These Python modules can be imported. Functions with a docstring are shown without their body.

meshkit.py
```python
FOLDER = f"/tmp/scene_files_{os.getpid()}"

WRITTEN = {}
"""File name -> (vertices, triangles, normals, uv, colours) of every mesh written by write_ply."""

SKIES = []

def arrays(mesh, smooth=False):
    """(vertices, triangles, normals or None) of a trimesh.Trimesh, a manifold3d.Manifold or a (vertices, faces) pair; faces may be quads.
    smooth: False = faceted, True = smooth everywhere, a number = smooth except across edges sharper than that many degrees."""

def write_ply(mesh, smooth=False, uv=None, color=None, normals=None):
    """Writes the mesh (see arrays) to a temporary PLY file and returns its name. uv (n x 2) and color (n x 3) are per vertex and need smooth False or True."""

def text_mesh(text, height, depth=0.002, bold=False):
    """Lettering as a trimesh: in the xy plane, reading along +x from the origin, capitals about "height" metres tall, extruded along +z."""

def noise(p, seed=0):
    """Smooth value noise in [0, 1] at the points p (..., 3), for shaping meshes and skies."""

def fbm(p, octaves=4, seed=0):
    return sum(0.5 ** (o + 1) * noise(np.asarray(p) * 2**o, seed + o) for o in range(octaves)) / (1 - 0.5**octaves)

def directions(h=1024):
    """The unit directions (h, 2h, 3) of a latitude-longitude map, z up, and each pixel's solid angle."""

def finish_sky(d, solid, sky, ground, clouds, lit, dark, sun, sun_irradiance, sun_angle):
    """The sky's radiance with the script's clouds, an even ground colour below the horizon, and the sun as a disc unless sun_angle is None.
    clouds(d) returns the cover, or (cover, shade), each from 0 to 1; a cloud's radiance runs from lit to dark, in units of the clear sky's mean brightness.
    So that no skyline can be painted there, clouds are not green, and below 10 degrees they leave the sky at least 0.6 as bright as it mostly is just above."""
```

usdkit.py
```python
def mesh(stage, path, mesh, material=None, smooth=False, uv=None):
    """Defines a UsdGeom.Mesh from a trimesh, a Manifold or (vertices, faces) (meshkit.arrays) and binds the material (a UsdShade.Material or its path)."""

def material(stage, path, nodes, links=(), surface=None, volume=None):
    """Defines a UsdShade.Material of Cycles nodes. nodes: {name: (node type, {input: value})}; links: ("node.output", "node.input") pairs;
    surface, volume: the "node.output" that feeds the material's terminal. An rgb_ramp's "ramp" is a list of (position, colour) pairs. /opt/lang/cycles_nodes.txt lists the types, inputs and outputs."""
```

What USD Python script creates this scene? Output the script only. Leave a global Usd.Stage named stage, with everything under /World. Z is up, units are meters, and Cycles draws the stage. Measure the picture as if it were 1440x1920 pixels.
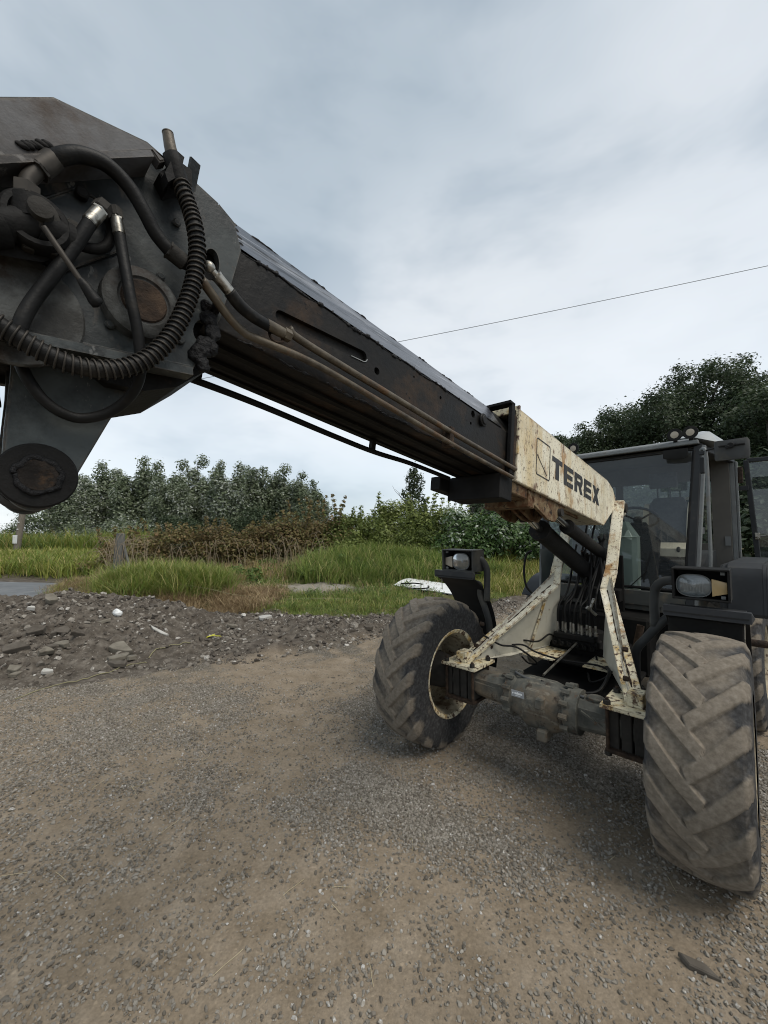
import math, random
import numpy as np, trimesh, manifold3d as m3, shapely
from shapely import affinity
from shapely.geometry import Polygon, Point, box as sbox
from shapely.ops import unary_union
import meshkit, usdkit
from pxr import Usd, UsdGeom, UsdLux, UsdShade, Gf, Sdf, Vt

stage = Usd.Stage.CreateInMemory()
UsdGeom.SetStageUpAxis(stage, 'Z')
UsdGeom.SetStageMetersPerUnit(stage, 1.0)
UsdGeom.Xform.Define(stage, '/World')
random.seed(7)
RNG = np.random.default_rng(7)

# ------------------------------------------------------------------ camera, sky, sun, exposure
FPX, PITCH, CAMZ = 731.9, .0536, 1.7385          # focal length in pixels of a 1440 wide picture, tilt up, height
cam = UsdGeom.Camera.Define(stage, '/World/camera')
cam.CreateHorizontalApertureAttr(36.0)
cam.CreateVerticalApertureAttr(48.0)
cam.CreateFocalLengthAttr(36.0 * FPX / 1440)
cam.CreateClippingRangeAttr(Gf.Vec2f(.05, 5000))
cam.AddTranslateOp().Set(Gf.Vec3d(0, 0, CAMZ))
cam.AddRotateXOp().Set(90 + math.degrees(PITCH))
cam.CreateExposureAttr(.86)
SUN = np.array([.45, -.42, .95]); SUN = SUN / np.linalg.norm(SUN)
sun = UsdLux.DistantLight.Define(stage, '/World/sun')
sun.CreateNormalizeAttr(True)
sun.CreateIntensityAttr(.40)
sun.CreateAngleAttr(34.0)
sun.CreateColorAttr(Gf.Vec3f(1, .94, .85))
_m = Gf.Matrix4d().SetLookAt(Gf.Vec3d(0, 0, 0), Gf.Vec3d(*[float(-a) for a in SUN]), Gf.Vec3d(0, 0, 1)).GetInverse()
sun.AddTransformOp().Set(_m)
sky = UsdLux.DomeLight.Define(stage, '/World/sky')
sky.GetPrim().SetCustomDataByKey('kind', 'structure')
usdkit.material(stage, '/World/Looks/sky_look', {
    'tc': ('texture_coordinate', {}),
    'sky': ('sky_texture', {'sky_type': 'single_scattering', 'sun_disc': False, 'sun_elevation': float(math.asin(SUN[2])), 'sun_rotation': float(math.atan2(SUN[0], SUN[1]))}),
    'map': ('mapping', {'scale': (1.0, 1.0, 1.5), 'rotation': (0, 0, .5), 'location': (.3, .2, 0)}),
    'n1': ('noise_texture', {'scale': 1.1, 'detail': 4.0, 'roughness': .42, 'distortion': .15}),
    'map2': ('mapping', {'scale': (1.0, 1.0, 2.6)}),
    'n2': ('noise_texture', {'scale': 3.2, 'detail': 6.0, 'roughness': .5, 'distortion': .15}),
    'r1': ('rgb_ramp', {'ramp': [(0, (2.1, 2.5, 2.82)), (.40, (2.55, 2.93, 3.22)), (.52, (3.3, 3.6, 3.82)), (.62, (3.85, 4.06, 4.2)), (1, (4.2, 4.34, 4.44))]}),
    'r2': ('rgb_ramp', {'ramp': [(.32, (.80, .83, .855)), (.5, (1, 1, 1)), (.7, (1.06, 1.055, 1.05))]}),
    'sx': ('separate_xyz', {}), 'az': ('math', {'math_type': 'absolute'}),
    'hz': ('map_range', {'from_min': 0.0, 'from_max': .8, 'to_min': .98, 'to_max': .78, 'clamp': True}),
    'mul': ('mix_color', {'blend_type': 'multiply', 'fac': 1.0, 'use_clamp': False}),
    'mul2': ('vector_math', {'math_type': 'scale'}),
    'mx': ('mix_color', {'fac': .9, 'use_clamp': False}),
    'bg': ('background_shader', {'strength': .135}),
}, [('tc.generated', 'map.vector'), ('map.vector', 'n1.vector'), ('tc.generated', 'map2.vector'), ('map2.vector', 'n2.vector'), ('n1.fac', 'r1.fac'), ('n2.fac', 'r2.fac'),
    ('r1.color', 'mul.a'), ('r2.color', 'mul.b'), ('tc.generated', 'sx.vector'), ('sx.z', 'az.value1'), ('az.value', 'hz.value'),
    ('mul.result', 'mul2.vector1'), ('hz.result', 'mul2.scale'),
    ('sky.color', 'mx.a'), ('mul2.vector', 'mx.b'), ('mx.result', 'bg.color')], surface='bg.background')
UsdShade.MaterialBindingAPI.Apply(sky.GetPrim()).Bind(UsdShade.Material.Get(stage, '/World/Looks/sky_look'))

# ------------------------------------------------------------------ survey of the place
# The machine stands 2.8 m ahead of the viewer; its own axes: x to its right, y ahead along the boom, z up, origin under the front axle.
YAW, OX, OY = .7602, 1.0827, 2.7849
RT = np.array([-math.cos(YAW), math.sin(YAW), 0]); FW = np.array([-math.sin(YAW), -math.cos(YAW), 0]); UP = np.array([0, 0, 1.])
ORG = np.array([OX, OY, 0]); EYE = np.array([0, 0, CAMZ])
BP, BY, BZ = .1298, -1.4836, 1.9744               # boom elevation and pivot
DEL = .07                                         # articulation of the rear frame about (0, -1.2)
RT2 = np.array([-math.cos(YAW + DEL), math.sin(YAW + DEL), 0]); FW2 = np.array([-math.sin(YAW + DEL), -math.cos(YAW + DEL), 0])
PIV = ORG - 1.2 * FW
def sight(u, v):
    a = ((u - 720) / FPX, 1, -(v - 960) / FPX); c, s = math.cos(PITCH), math.sin(PITCH)
    return np.array([a[0], a[1] * c - a[2] * s, a[1] * s + a[2] * c])
def S(u, v, x=None, y=None):
    """point of the machine's plane x (or y) sighted at u, v"""
    d = sight(u, v); cm = EYE - ORG; cm = np.array([cm @ RT, cm @ FW, cm[2]]); dm = np.array([d @ RT, d @ FW, d[2]])
    t = (x - cm[0]) / dm[0] if x is not None else (y - cm[1]) / dm[1]
    return cm + t * dm
def Wd(u, v, depth):
    d = sight(u, v); return EYE + d * (depth / d[1])
def Wg(u, v, z=0.0):
    d = sight(u, v); return EYE + d * ((z - CAMZ) / d[2])
def Bm(s, h, x):
    """boom coordinates (along, above, across) to machine coordinates"""
    return np.array([x, BY + s * math.cos(BP) - h * math.sin(BP), BZ + s * math.sin(BP) + h * math.cos(BP)])
def Rm(p):
    """rear frame to machine coordinates"""
    p = np.asarray(p, float); q = np.atleast_2d(p); c, s = math.cos(-DEL), math.sin(-DEL)
    o = np.column_stack([q[:, 0] * c - (q[:, 1] + 1.2) * s, q[:, 0] * s + (q[:, 1] + 1.2) * c - 1.2, q[:, 2]])
    return o[0] if p.ndim == 1 else o

# ------------------------------------------------------------------ naming and prims
taken = {}
def path_for(name, parent):
    base = (parent.GetPath().pathString if parent is not None else '/World') + '/' + name
    n = taken.get(base, 0); taken[base] = n + 1
    return base if n == 0 else f'{base}_{n:03d}'
def tag(o, label=None, cat=None, group=None, kind=None):
    p = o.GetPrim() if hasattr(o, 'GetPrim') else o
    for k, v in (('label', label), ('category', cat), ('group', group), ('kind', kind)):
        if v: p.SetCustomDataByKey(k, v)
    return p
def empty(name, parent=None, matrix=None):
    x = UsdGeom.Xform.Define(stage, path_for(name, parent))
    if matrix is not None: x.AddTransformOp().Set(matrix)
    return x.GetPrim()
def place(prim, loc=(0, 0, 0), rz=0.0, scale=None):
    x = UsdGeom.Xformable(prim); x.AddTranslateOp().Set(Gf.Vec3d(*map(float, loc))); x.AddRotateZOp().Set(math.degrees(rz))
    if scale is not None: x.AddScaleOp().Set(Gf.Vec3f(*map(float, scale)))
def obj(name, mesh, mat, parent=None, smooth=False, attrs=None):
    p = path_for(name, parent)
    m = usdkit.mesh(stage, p, mesh, '/World/Looks/' + mat, smooth=smooth)
    for k, v in (attrs or {}).items():
        UsdGeom.PrimvarsAPI(m).CreatePrimvar(k, Sdf.ValueTypeNames.FloatArray, 'vertex').Set(Vt.FloatArray.FromNumpy(np.asarray(v, np.float32)))
    return m.GetPrim()
def copy_of(src, name, loc, rz, scale=None):
    o = UsdGeom.Xform.Define(stage, path_for(name, None)).GetPrim()
    place(o, loc, rz, scale)
    o.GetReferences().AddInternalReference(src.GetPath()); o.SetInstanceable(True)
    return o

# ------------------------------------------------------------------ materials
def mat(name, nodes, links, surface):
    usdkit.material(stage, '/World/Looks/' + name, nodes, links, surface=surface)
def paint(name, ramp, scale=6.0, rough=.6, metallic=0.0, bump=0.0, bscale=40.0, patches=(), stretch=(1, 1, 1), spec=.5, rough2=None, coat=0.0, edge=None):
    """a painted, worn or mineral surface: a tone ramp over noise, patches of other colours, fine relief"""
    n = {'tc': ('geometry', {}), 'mp': ('mapping', {'scale': stretch}), 'n1': ('noise_texture', {'scale': scale, 'detail': 7.0, 'roughness': .62}),
         'r1': ('rgb_ramp', {'ramp': ramp}), 'p': ('principled_bsdf', {'roughness': rough, 'metallic': metallic, 'specular_ior_level': spec, 'coat_weight': coat})}
    l = [('tc.position', 'mp.vector'), ('mp.vector', 'n1.vector'), ('n1.fac', 'r1.fac')]
    last = 'r1.color'
    for i, (sc, lo, hi, col, st) in enumerate(patches):
        n[f'm{i}'] = ('mapping', {'scale': st, 'location': (i * 3.7 + 1, i * 1.3, i * 2.1)})
        n[f'k{i}'] = ('noise_texture', {'scale': sc, 'detail': 9.0, 'roughness': .68})
        n[f'g{i}'] = ('map_range', {'from_min': lo, 'from_max': hi, 'to_min': 0.0, 'to_max': 1.0, 'clamp': True})
        n[f'x{i}'] = ('mix_color', {'b': col})
        l += [('tc.position', f'm{i}.vector'), (f'm{i}.vector', f'k{i}.vector'), (f'k{i}.fac', f'g{i}.value'), (f'g{i}.result', f'x{i}.fac'), (last, f'x{i}.a')]
        last = f'x{i}.result'
    if edge is not None:   # worn and rusted along the edges: (radius, noise scale, colour, amount)
        er, es, ec, ea = edge
        n.update({'bv': ('bevel', {'radius': er, 'samples': 4}), 'ge': ('geometry', {}), 'vd': ('vector_math', {'math_type': 'dot_product'}), 'em': ('map_range', {'from_min': .995, 'from_max': .80, 'to_min': 0.0, 'to_max': 1.0, 'clamp': True}),
                  'en': ('noise_texture', {'scale': es, 'detail': 6.0, 'roughness': .7}), 'ef': ('map_range', {'from_min': .42, 'from_max': .56, 'to_min': 0.0, 'to_max': ea, 'clamp': True}), 'ex': ('math', {'math_type': 'multiply'}), 'exx': ('mix_color', {'b': ec})})
        l += [('bv.bevel', 'vd.vector1'), ('ge.normal', 'vd.vector2'), ('vd.value', 'em.value'), ('tc.position', 'en.vector'), ('en.fac', 'ef.value'), ('em.result', 'ex.value1'), ('ef.result', 'ex.value2'), ('ex.value', 'exx.fac'), (last, 'exx.a')]; last = 'exx.result'
    l.append((last, 'p.base_color'))
    if rough2 is not None:
        n['rr'] = ('map_range', {'from_min': .35, 'from_max': .65, 'to_min': rough, 'to_max': rough2, 'clamp': True})
        l += [('n1.fac', 'rr.value'), ('rr.result', 'p.roughness')]
    if bump:
        n['nb'] = ('noise_texture', {'scale': bscale, 'detail': 6.0, 'roughness': .65}); n['b'] = ('bump', {'strength': min(1.0, bump), 'distance': .01 * max(1, bump)})
        l += [('mp.vector', 'nb.vector'), ('nb.fac', 'b.height'), ('b.normal', 'p.normal')]
    mat(name, n, l, 'p.BSDF')
I3 = (1, 1, 1)
RUST = (.13, .052, .018); DRUST = (.055, .026, .014)
paint('cream_paint', [(.3, (.56, .51, .37)), (.5, (.64, .60, .47)), (.7, (.68, .655, .55))], 4, .5, bump=.25, bscale=60, patches=[
    (4, .50, .64, (.52, .42, .24), (1, 1, .3)), (9, .55, .645, (.33, .19, .075), (1, 1, .35)), (40, .585, .64, DRUST, I3), (15, .595, .65, (.12, .06, .028), (1, 1, .5)), (70, .60, .63, (.10, .07, .045), I3), (3, .52, .72, (.44, .40, .30), I3)], edge=(.028, 16, (.11, .055, .024), 1.0))
paint('cream_plate', [(.3, (.40, .38, .31)), (.7, (.50, .48, .40))], 3, .6, bump=.15, bscale=50, patches=[(6, .58, .70, (.30, .24, .15), (1, 1, .4)), (22, .64, .70, DRUST, I3), (2, .45, .7, (.30, .285, .23), I3)], edge=(.012, 30, (.10, .055, .025), .9))
paint('rusty_cream', [(.3, (.56, .49, .32)), (.7, (.66, .61, .46))], 5, .6, bump=.5, bscale=70, patches=[(9, .50, .62, (.46, .31, .11), I3), (32, .53, .59, DRUST, I3), (9, .555, .62, (.08, .043, .024), I3)], edge=(.012, 30, (.07, .036, .018), 1.0))
paint('rim_paint', [(.3, (.20, .165, .11)), (.5, (.29, .25, .175)), (.7, (.38, .34, .25))], 6, .75, bump=.3, bscale=50, spec=.25, patches=[(7, .5, .62, (.12, .085, .05), I3), (24, .57, .63, DRUST, I3)], edge=(.008, 30, (.5, .46, .34), .8))
paint('rust_bracket', [(.3, (.085, .055, .03)), (.5, (.155, .11, .062)), (.7, (.25, .20, .125))], 9, .8, bump=.5, bscale=50, spec=.2, patches=[(12, .47, .56, (.085, .042, .02), I3), (20, .55, .62, (.02, .014, .011), I3)])
paint('dark_paint', [(.3, (.007, .0082, .0085)), (.48, (.016, .0192, .0198)), (.62, (.034, .040, .041)), (.75, (.052, .060, .060))], 4.5, .40, bump=.22, bscale=35, rough2=.62, spec=.26, patches=[
    (3.5, .60, .74, (.034, .027, .022), I3), (18, .58, .65, (.060, .050, .041), (1, 1, .4)), (7, .55, .66, (.007, .007, .007), I3), (60, .64, .67, (.11, .11, .105), (1, .15, .3)), (2.6, .50, .62, (.058, .067, .067), I3), (2.4, .60, .70, (.040, .031, .024), (1, 1, .6))], edge=(.006, 40, (.10, .085, .07), .8))
paint('hood_paint', [(.3, (.020, .0195, .019)), (.55, (.036, .034, .033)), (.75, (.06, .057, .055))], 4, .6, bump=.2, bscale=35, spec=.2, patches=[
    (3, .48, .60, (.042, .028, .019), (1, 1, .5)), (22, .56, .63, (.028, .018, .013), (.4, 1, 1)), (14, .60, .66, (.12, .115, .11), (1, 1, 2)), (2.5, .5, .62, (.085, .085, .088), I3)], edge=(.006, 40, (.13, .115, .10), .8))
paint('flaked_paint', [(.3, (.022, .022, .021)), (.5, (.038, .038, .036)), (.64, (.085, .088, .085))], 14, .65, bump=.4, bscale=40, spec=.18, patches=[(6, .52, .6, (.025, .019, .015), I3)])
paint('boom_steel', [(.3, (.0065, .0064, .0062)), (.6, (.015, .014, .013)), (.8, (.028, .025, .022))], 5, .40, bump=.25, bscale=45, rough2=.62, spec=.14, patches=[(2.2, .50, .66, (.050, .031, .018), I3), (45, .61, .66, (.003, .003, .003), I3), (5, .55, .68, (.007, .007, .0075), (1, 1, .6))])
paint('greasy_steel', [(.3, (.045, .047, .054)), (.5, (.115, .120, .137)), (.7, (.27, .28, .30))], 7, .24, metallic=.8, bump=.2, bscale=20, rough2=.46, patches=[(6, .54, .62, (.014, .014, .016), (.2, .2, 2.2)), (26, .62, .66, (.45, .45, .46), (.12, .12, 2.2))], stretch=(.22, .22, 2.2))
paint('grease', [(.3, (.003, .003, .0035)), (.7, (.009, .009, .010))], 20, .5, spec=.25, bump=1.0, bscale=60)
paint('black_steel', [(.3, (.006, .006, .006)), (.7, (.014, .0135, .013))], 8, .65, spec=.12, bump=.3, bscale=50, patches=[(12, .62, .7, (.045, .03, .022), I3)])
paint('rubber', [(.3, (.005, .005, .005)), (.7, (.0105, .0105, .0102))], 10, .5, bump=.15, bscale=90, spec=.16, patches=[(9, .56, .68, (.026, .023, .019), I3)])
paint('wire_steel', [(.3, (.016, .0145, .0125)), (.7, (.055, .048, .040))], 20, .55, metallic=.4, spec=.3)
paint('chrome', [(.3, (.20, .19, .165)), (.7, (.40, .385, .35))], 14, .36, metallic=.9, patches=[(20, .52, .62, (.06, .05, .035), I3)])
paint('bright_rod', [(.3, (.42, .42, .41)), (.7, (.58, .58, .56))], 9, .2, metallic=1.0)
paint('pipe_steel', [(.35, (.035, .028, .02)), (.5, (.075, .060, .041)), (.7, (.13, .108, .075))], 12, .5, metallic=.3, bump=.2, bscale=80, patches=[(7, .5, .64, (.10, .052, .022), I3)])
paint('rusty_steel', [(.3, (.014, .011, .009)), (.5, (.030, .020, .014)), (.7, (.062, .041, .027))], 26, .85, spec=.2, bump=.6, bscale=60)
paint('pin_face', [(.3, (.008, .007, .0065)), (.5, (.018, .015, .013)), (.7, (.040, .030, .023))], 18, .8, spec=.15, bump=.7, bscale=45, patches=[(22, .56, .66, (.060, .036, .02), I3)])
paint('axle_casting', [(.3, (.030, .031, .027)), (.5, (.062, .063, .055)), (.7, (.112, .108, .092))], 7, .8, spec=.25, bump=.35, bscale=60, patches=[(3, .48, .66, (.13, .10, .068), I3), (13, .55, .63, (.03, .022, .016), (1, 1, .5)), (9, .60, .68, (.075, .042, .022), I3)], edge=(.008, 30, (.17, .155, .125), .7))
paint('dark_casting', [(.3, (.016, .0155, .014)), (.7, (.036, .033, .029))], 9, .8, spec=.2, bump=.4, bscale=60)
paint('void_steel', [(.3, (.005, .005, .005)), (.7, (.011, .0105, .0095))], 9, .9, spec=.1, bump=.3, bscale=60)
paint('grey_plastic', [(.3, (.026, .0275, .028)), (.7, (.045, .047, .047))], 5, .6, spec=.2, bump=.15, bscale=60, patches=[(3, .5, .7, (.075, .069, .057), I3)])
paint('fender_plastic', [(.3, (.018, .0195, .0215)), (.7, (.030, .032, .035))], 4, .55, spec=.25, bump=.1, bscale=60, patches=[(2.5, .52, .7, (.05, .047, .042), I3)])
paint('black_plastic', [(.3, (.006, .006, .006)), (.7, (.012, .012, .0115))], 6, .6, spec=.15, bump=.1, bscale=60, patches=[(4, .56, .72, (.026, .024, .02), I3)])
paint('cab_grey', [(.3, (.085, .092, .093)), (.7, (.13, .137, .137))], 5, .5, bump=.12, bscale=50, patches=[(6, .58, .68, (.11, .10, .085), I3), (30, .66, .7, (.06, .04, .03), I3)])
paint('cab_dark', [(.3, (.014, .0155, .017)), (.7, (.024, .026, .028))], 5, .55, spec=.2, patches=[(8, .58, .7, (.045, .042, .037), I3)])
paint('cab_lower', [(.3, (.034, .036, .032)), (.7, (.056, .058, .052))], 5, .65, patches=[(8, .52, .66, (.10, .082, .058), I3), (20, .62, .68, (.06, .04, .025), I3)])
paint('roof_white', [(.3, (.22, .238, .248)), (.7, (.30, .32, .325))], 5, .5, patches=[(6, .56, .7, (.25, .25, .235), I3)])
paint('lining', [(.3, (.060, .056, .050)), (.7, (.082, .077, .068))], 5, .85)
paint('green_console', [(.3, (.20, .25, .21)), (.7, (.25, .30, .25))], 5, .5, patches=[(9, .6, .7, (.17, .19, .16), I3)])
paint('seat_cloth', [(.3, (.035, .038, .042)), (.7, (.06, .064, .068))], 30, .9)
paint('seat_beige', [(.3, (.30, .275, .21)), (.7, (.40, .37, .29))], 8, .8)
paint('black_print', [(.3, (.012, .012, .013)), (.7, (.022, .022, .022))], 8, .55, patches=[(26, .64, .70, (.42, .36, .22), I3)])
paint('white_print', [(.3, (.62, .63, .63)), (.7, (.72, .73, .73))], 8, .5)
paint('label_grey', [(.3, (.20, .21, .22)), (.7, (.30, .31, .32))], 8, .45)
paint('lens_glass', [(.3, (.27, .29, .295)), (.7, (.40, .42, .425))], 22, .15, metallic=.25, spec=.6, coat=.5)
paint('old_lens', [(.3, (.24, .21, .165)), (.7, (.34, .30, .24))], 9, .35)
paint('amber_lens', [(.3, (.33, .23, .105)), (.7, (.42, .31, .155))], 9, .3)
paint('soil', [(.3, (.044, .037, .030)), (.5, (.085, .073, .060)), (.7, (.145, .128, .108))], 9, .95, bump=1.0, bscale=26, patches=[(22, .60, .68, (.20, .18, .155), I3)], spec=.1)
paint('slab_concrete', [(.3, (.105, .093, .074)), (.7, (.19, .172, .14))], 9, .9, bump=.4, bscale=40, patches=[(6, .58, .7, (.09, .078, .062), I3)], spec=.2)
paint('white_slab', [(.3, (.28, .27, .245)), (.7, (.42, .41, .38))], 7, .8, bump=.3, bscale=30, patches=[(6, .56, .7, (.24, .21, .17), I3)])
paint('dark_slab', [(.3, (.062, .053, .043)), (.7, (.115, .102, .086))], 9, .9, spec=.15, bump=.4, bscale=40)
paint('asphalt', [(.3, (.105, .112, .118)), (.7, (.145, .152, .158))], 3, .9, bump=.3, bscale=120, patches=[(2, .55, .7, (.18, .185, .185), (1, .2, 1))], spec=.2)
paint('bark', [(.3, (.05, .045, .038)), (.7, (.11, .10, .085))], 12, .95, bump=.6, bscale=30)
paint('pole_wood', [(.3, (.10, .085, .068)), (.7, (.19, .165, .135))], 8, .9, bump=.4, bscale=30, stretch=(6, 6, .6))
paint('post_wood', [(.3, (.075, .074, .068)), (.7, (.15, .148, .135))], 10, .95, bump=.5, bscale=30, stretch=(5, 5, .6))
paint('white_plastic', [(.3, (.54, .55, .54)), (.7, (.68, .69, .68))], 3, .5, patches=[(7, .57, .7, (.42, .42, .36), I3)])
paint('yellow_plastic', [(.3, (.48, .46, .03)), (.7, (.60, .57, .06))], 3, .5)
paint('rope_fibre', [(.3, (.17, .155, .08)), (.7, (.24, .22, .12))], 20, .8)
paint('cable', [(.3, (.03, .033, .034)), (.7, (.05, .053, .055))], 3, .6)
paint('cabin_wood', [(.3, (.075, .055, .045)), (.7, (.125, .10, .085))], 5, .85)
paint('cabin_blue', [(.3, (.13, .145, .165)), (.7, (.18, .195, .215))], 5, .7)
paint('dark_pane', [(.3, (.01, .013, .013)), (.7, (.02, .025, .022))], 5, .15)
paint('dry_stalk', [(.3, (.16, .12, .075)), (.7, (.27, .22, .15))], 9, .8)
paint('straw_piece', [(.3, (.30, .25, .14)), (.7, (.46, .40, .26))], 9, .8)

def pane(name, tint, fac, rough=.03):
    mat(name, {'f': ('fresnel', {'IOR': 1.5}), 'a': ('math', {'math_type': 'multiply_add', 'value2': .7, 'value3': fac}), 't': ('transparent_bsdf', {'color': tint}), 'g': ('glossy_bsdf', {'color': (.9, .92, .94), 'roughness': rough}),
               'd': ('diffuse_bsdf', {'color': (.22, .24, .25)}), 'm0': ('mix_closure', {'fac': .035}), 'm': ('mix_closure', {})},
        [('f.fac', 'a.value1'), ('a.value', 'm.fac'), ('t.BSDF', 'm0.closure1'), ('d.BSDF', 'm0.closure2'), ('m0.closure', 'm.closure1'), ('g.BSDF', 'm.closure2')], 'm.closure')
pane('cab_glass', (.80, .84, .84), .015)
pane('lamp_glass', (.86, .89, .90), .06, .12)
pane('door_glass', (.55, .60, .58), .05)

def leaf(name, ramp, trans=.3, rough=.55, pale=None):
    """foliage: each leaf has its own tone (the tint primvar) and lets some light through"""
    n = {'at': ('attribute', {'attribute': 'tint'}), 'oi': ('object_info', {}), 'ad': ('math', {'math_type': 'multiply_add', 'value2': .25, 'value3': -.125}), 'sm': ('math', {'math_type': 'add', 'use_clamp': True}),
         'r': ('rgb_ramp', {'ramp': ramp}), 'p': ('principled_bsdf', {'roughness': rough, 'specular_ior_level': .3}), 't': ('translucent_bsdf', {}), 'm': ('mix_closure', {'fac': trans})}
    l = [('oi.random', 'ad.value1'), ('at.fac', 'sm.value1'), ('ad.value', 'sm.value2'), ('sm.value', 'r.fac'), ('r.color', 't.color'), ('p.BSDF', 'm.closure1'), ('t.BSDF', 'm.closure2')]
    if pale is None: l.append(('r.color', 'p.base_color'))
    else:
        n['ge'] = ('geometry', {}); n['mc'] = ('mix_color', {'b': pale}); l += [('ge.backfacing', 'mc.fac'), ('r.color', 'mc.a'), ('mc.result', 'p.base_color')]
    mat(name, n, l, 'm.closure')
leaf('poplar_leaf', [(0, (.060, .080, .040)), (.4, (.115, .145, .080)), (.62, (.175, .205, .13)), (.8, (.34, .37, .315)), (1, (.54, .56, .52))])
leaf('oak_leaf', [(0, (.018, .029, .015)), (.5, (.036, .055, .025)), (1, (.066, .088, .042))])
leaf('bramble_leaf', [(0, (.050, .070, .015)), (.5, (.108, .140, .030)), (.85, (.18, .21, .055)), (1, (.30, .32, .16))])
leaf('dry_bramble_leaf', [(0, (.075, .052, .024)), (.4, (.155, .108, .046)), (.65, (.115, .120, .038)), (1, (.25, .165, .085))])
leaf('laurel_leaf', [(0, (.025, .055, .016)), (.5, (.055, .100, .028)), (.85, (.10, .15, .055)), (1, (.42, .46, .40))], rough=.3)
leaf('grass_blade', [(0, (.085, .128, .022)), (.5, (.165, .228, .046)), (.8, (.245, .28, .08)), (1, (.42, .36, .16))], trans=.35)
leaf('meadow_blade', [(0, (.105, .135, .020)), (.5, (.20, .230, .040)), (.8, (.29, .27, .075)), (1, (.42, .33, .16))], trans=.35)
leaf('dry_blade', [(0, (.14, .090, .046)), (.5, (.26, .18, .096)), (1, (.42, .33, .19))], trans=.3)
leaf('herb_leaf', [(0, (.050, .088, .018)), (.5, (.100, .155, .034)), (1, (.18, .23, .075))], trans=.35)
leaf('conifer_leaf', [(0, (.022, .036, .018)), (.6, (.042, .062, .028)), (1, (.075, .09, .045))], trans=.2)

def stone_mat(name, ramp):
    mat(name, {'oi': ('object_info', {}), 'ge': ('geometry', {}), 'at': ('attribute', {'attribute': 'tint'}), 'n': ('noise_texture', {'scale': 90.0, 'detail': 3.0}), 'm': ('math', {'math_type': 'multiply_add', 'value2': .3, 'value3': -.15}), 'a': ('math', {'math_type': 'add'}),
               'b': ('math', {'math_type': 'add'}), 'fr': ('math', {'math_type': 'fraction'}), 'r': ('rgb_ramp', {'ramp': ramp}), 'p': ('principled_bsdf', {'roughness': .85, 'specular_ior_level': .25})},
        [('ge.position', 'n.vector'), ('n.fac', 'm.value1'), ('oi.random', 'b.value1'), ('at.fac', 'b.value2'), ('b.value', 'fr.value1'), ('fr.value', 'a.value1'), ('m.value', 'a.value2'), ('a.value', 'r.fac'), ('r.color', 'p.base_color')], 'p.BSDF')
stone_mat('gravel_stone', [(0, (.088, .077, .062)), (.3, (.140, .124, .102)), (.6, (.192, .174, .147)), (.93, (.235, .216, .185)), (.99, (.29, .27, .24)), (1, (.40, .39, .37))])
stone_mat('heap_stone', [(0, (.050, .042, .034)), (.4, (.088, .076, .063)), (.75, (.155, .138, .116)), (.94, (.25, .23, .20)), (1, (.42, .40, .37))])

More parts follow.
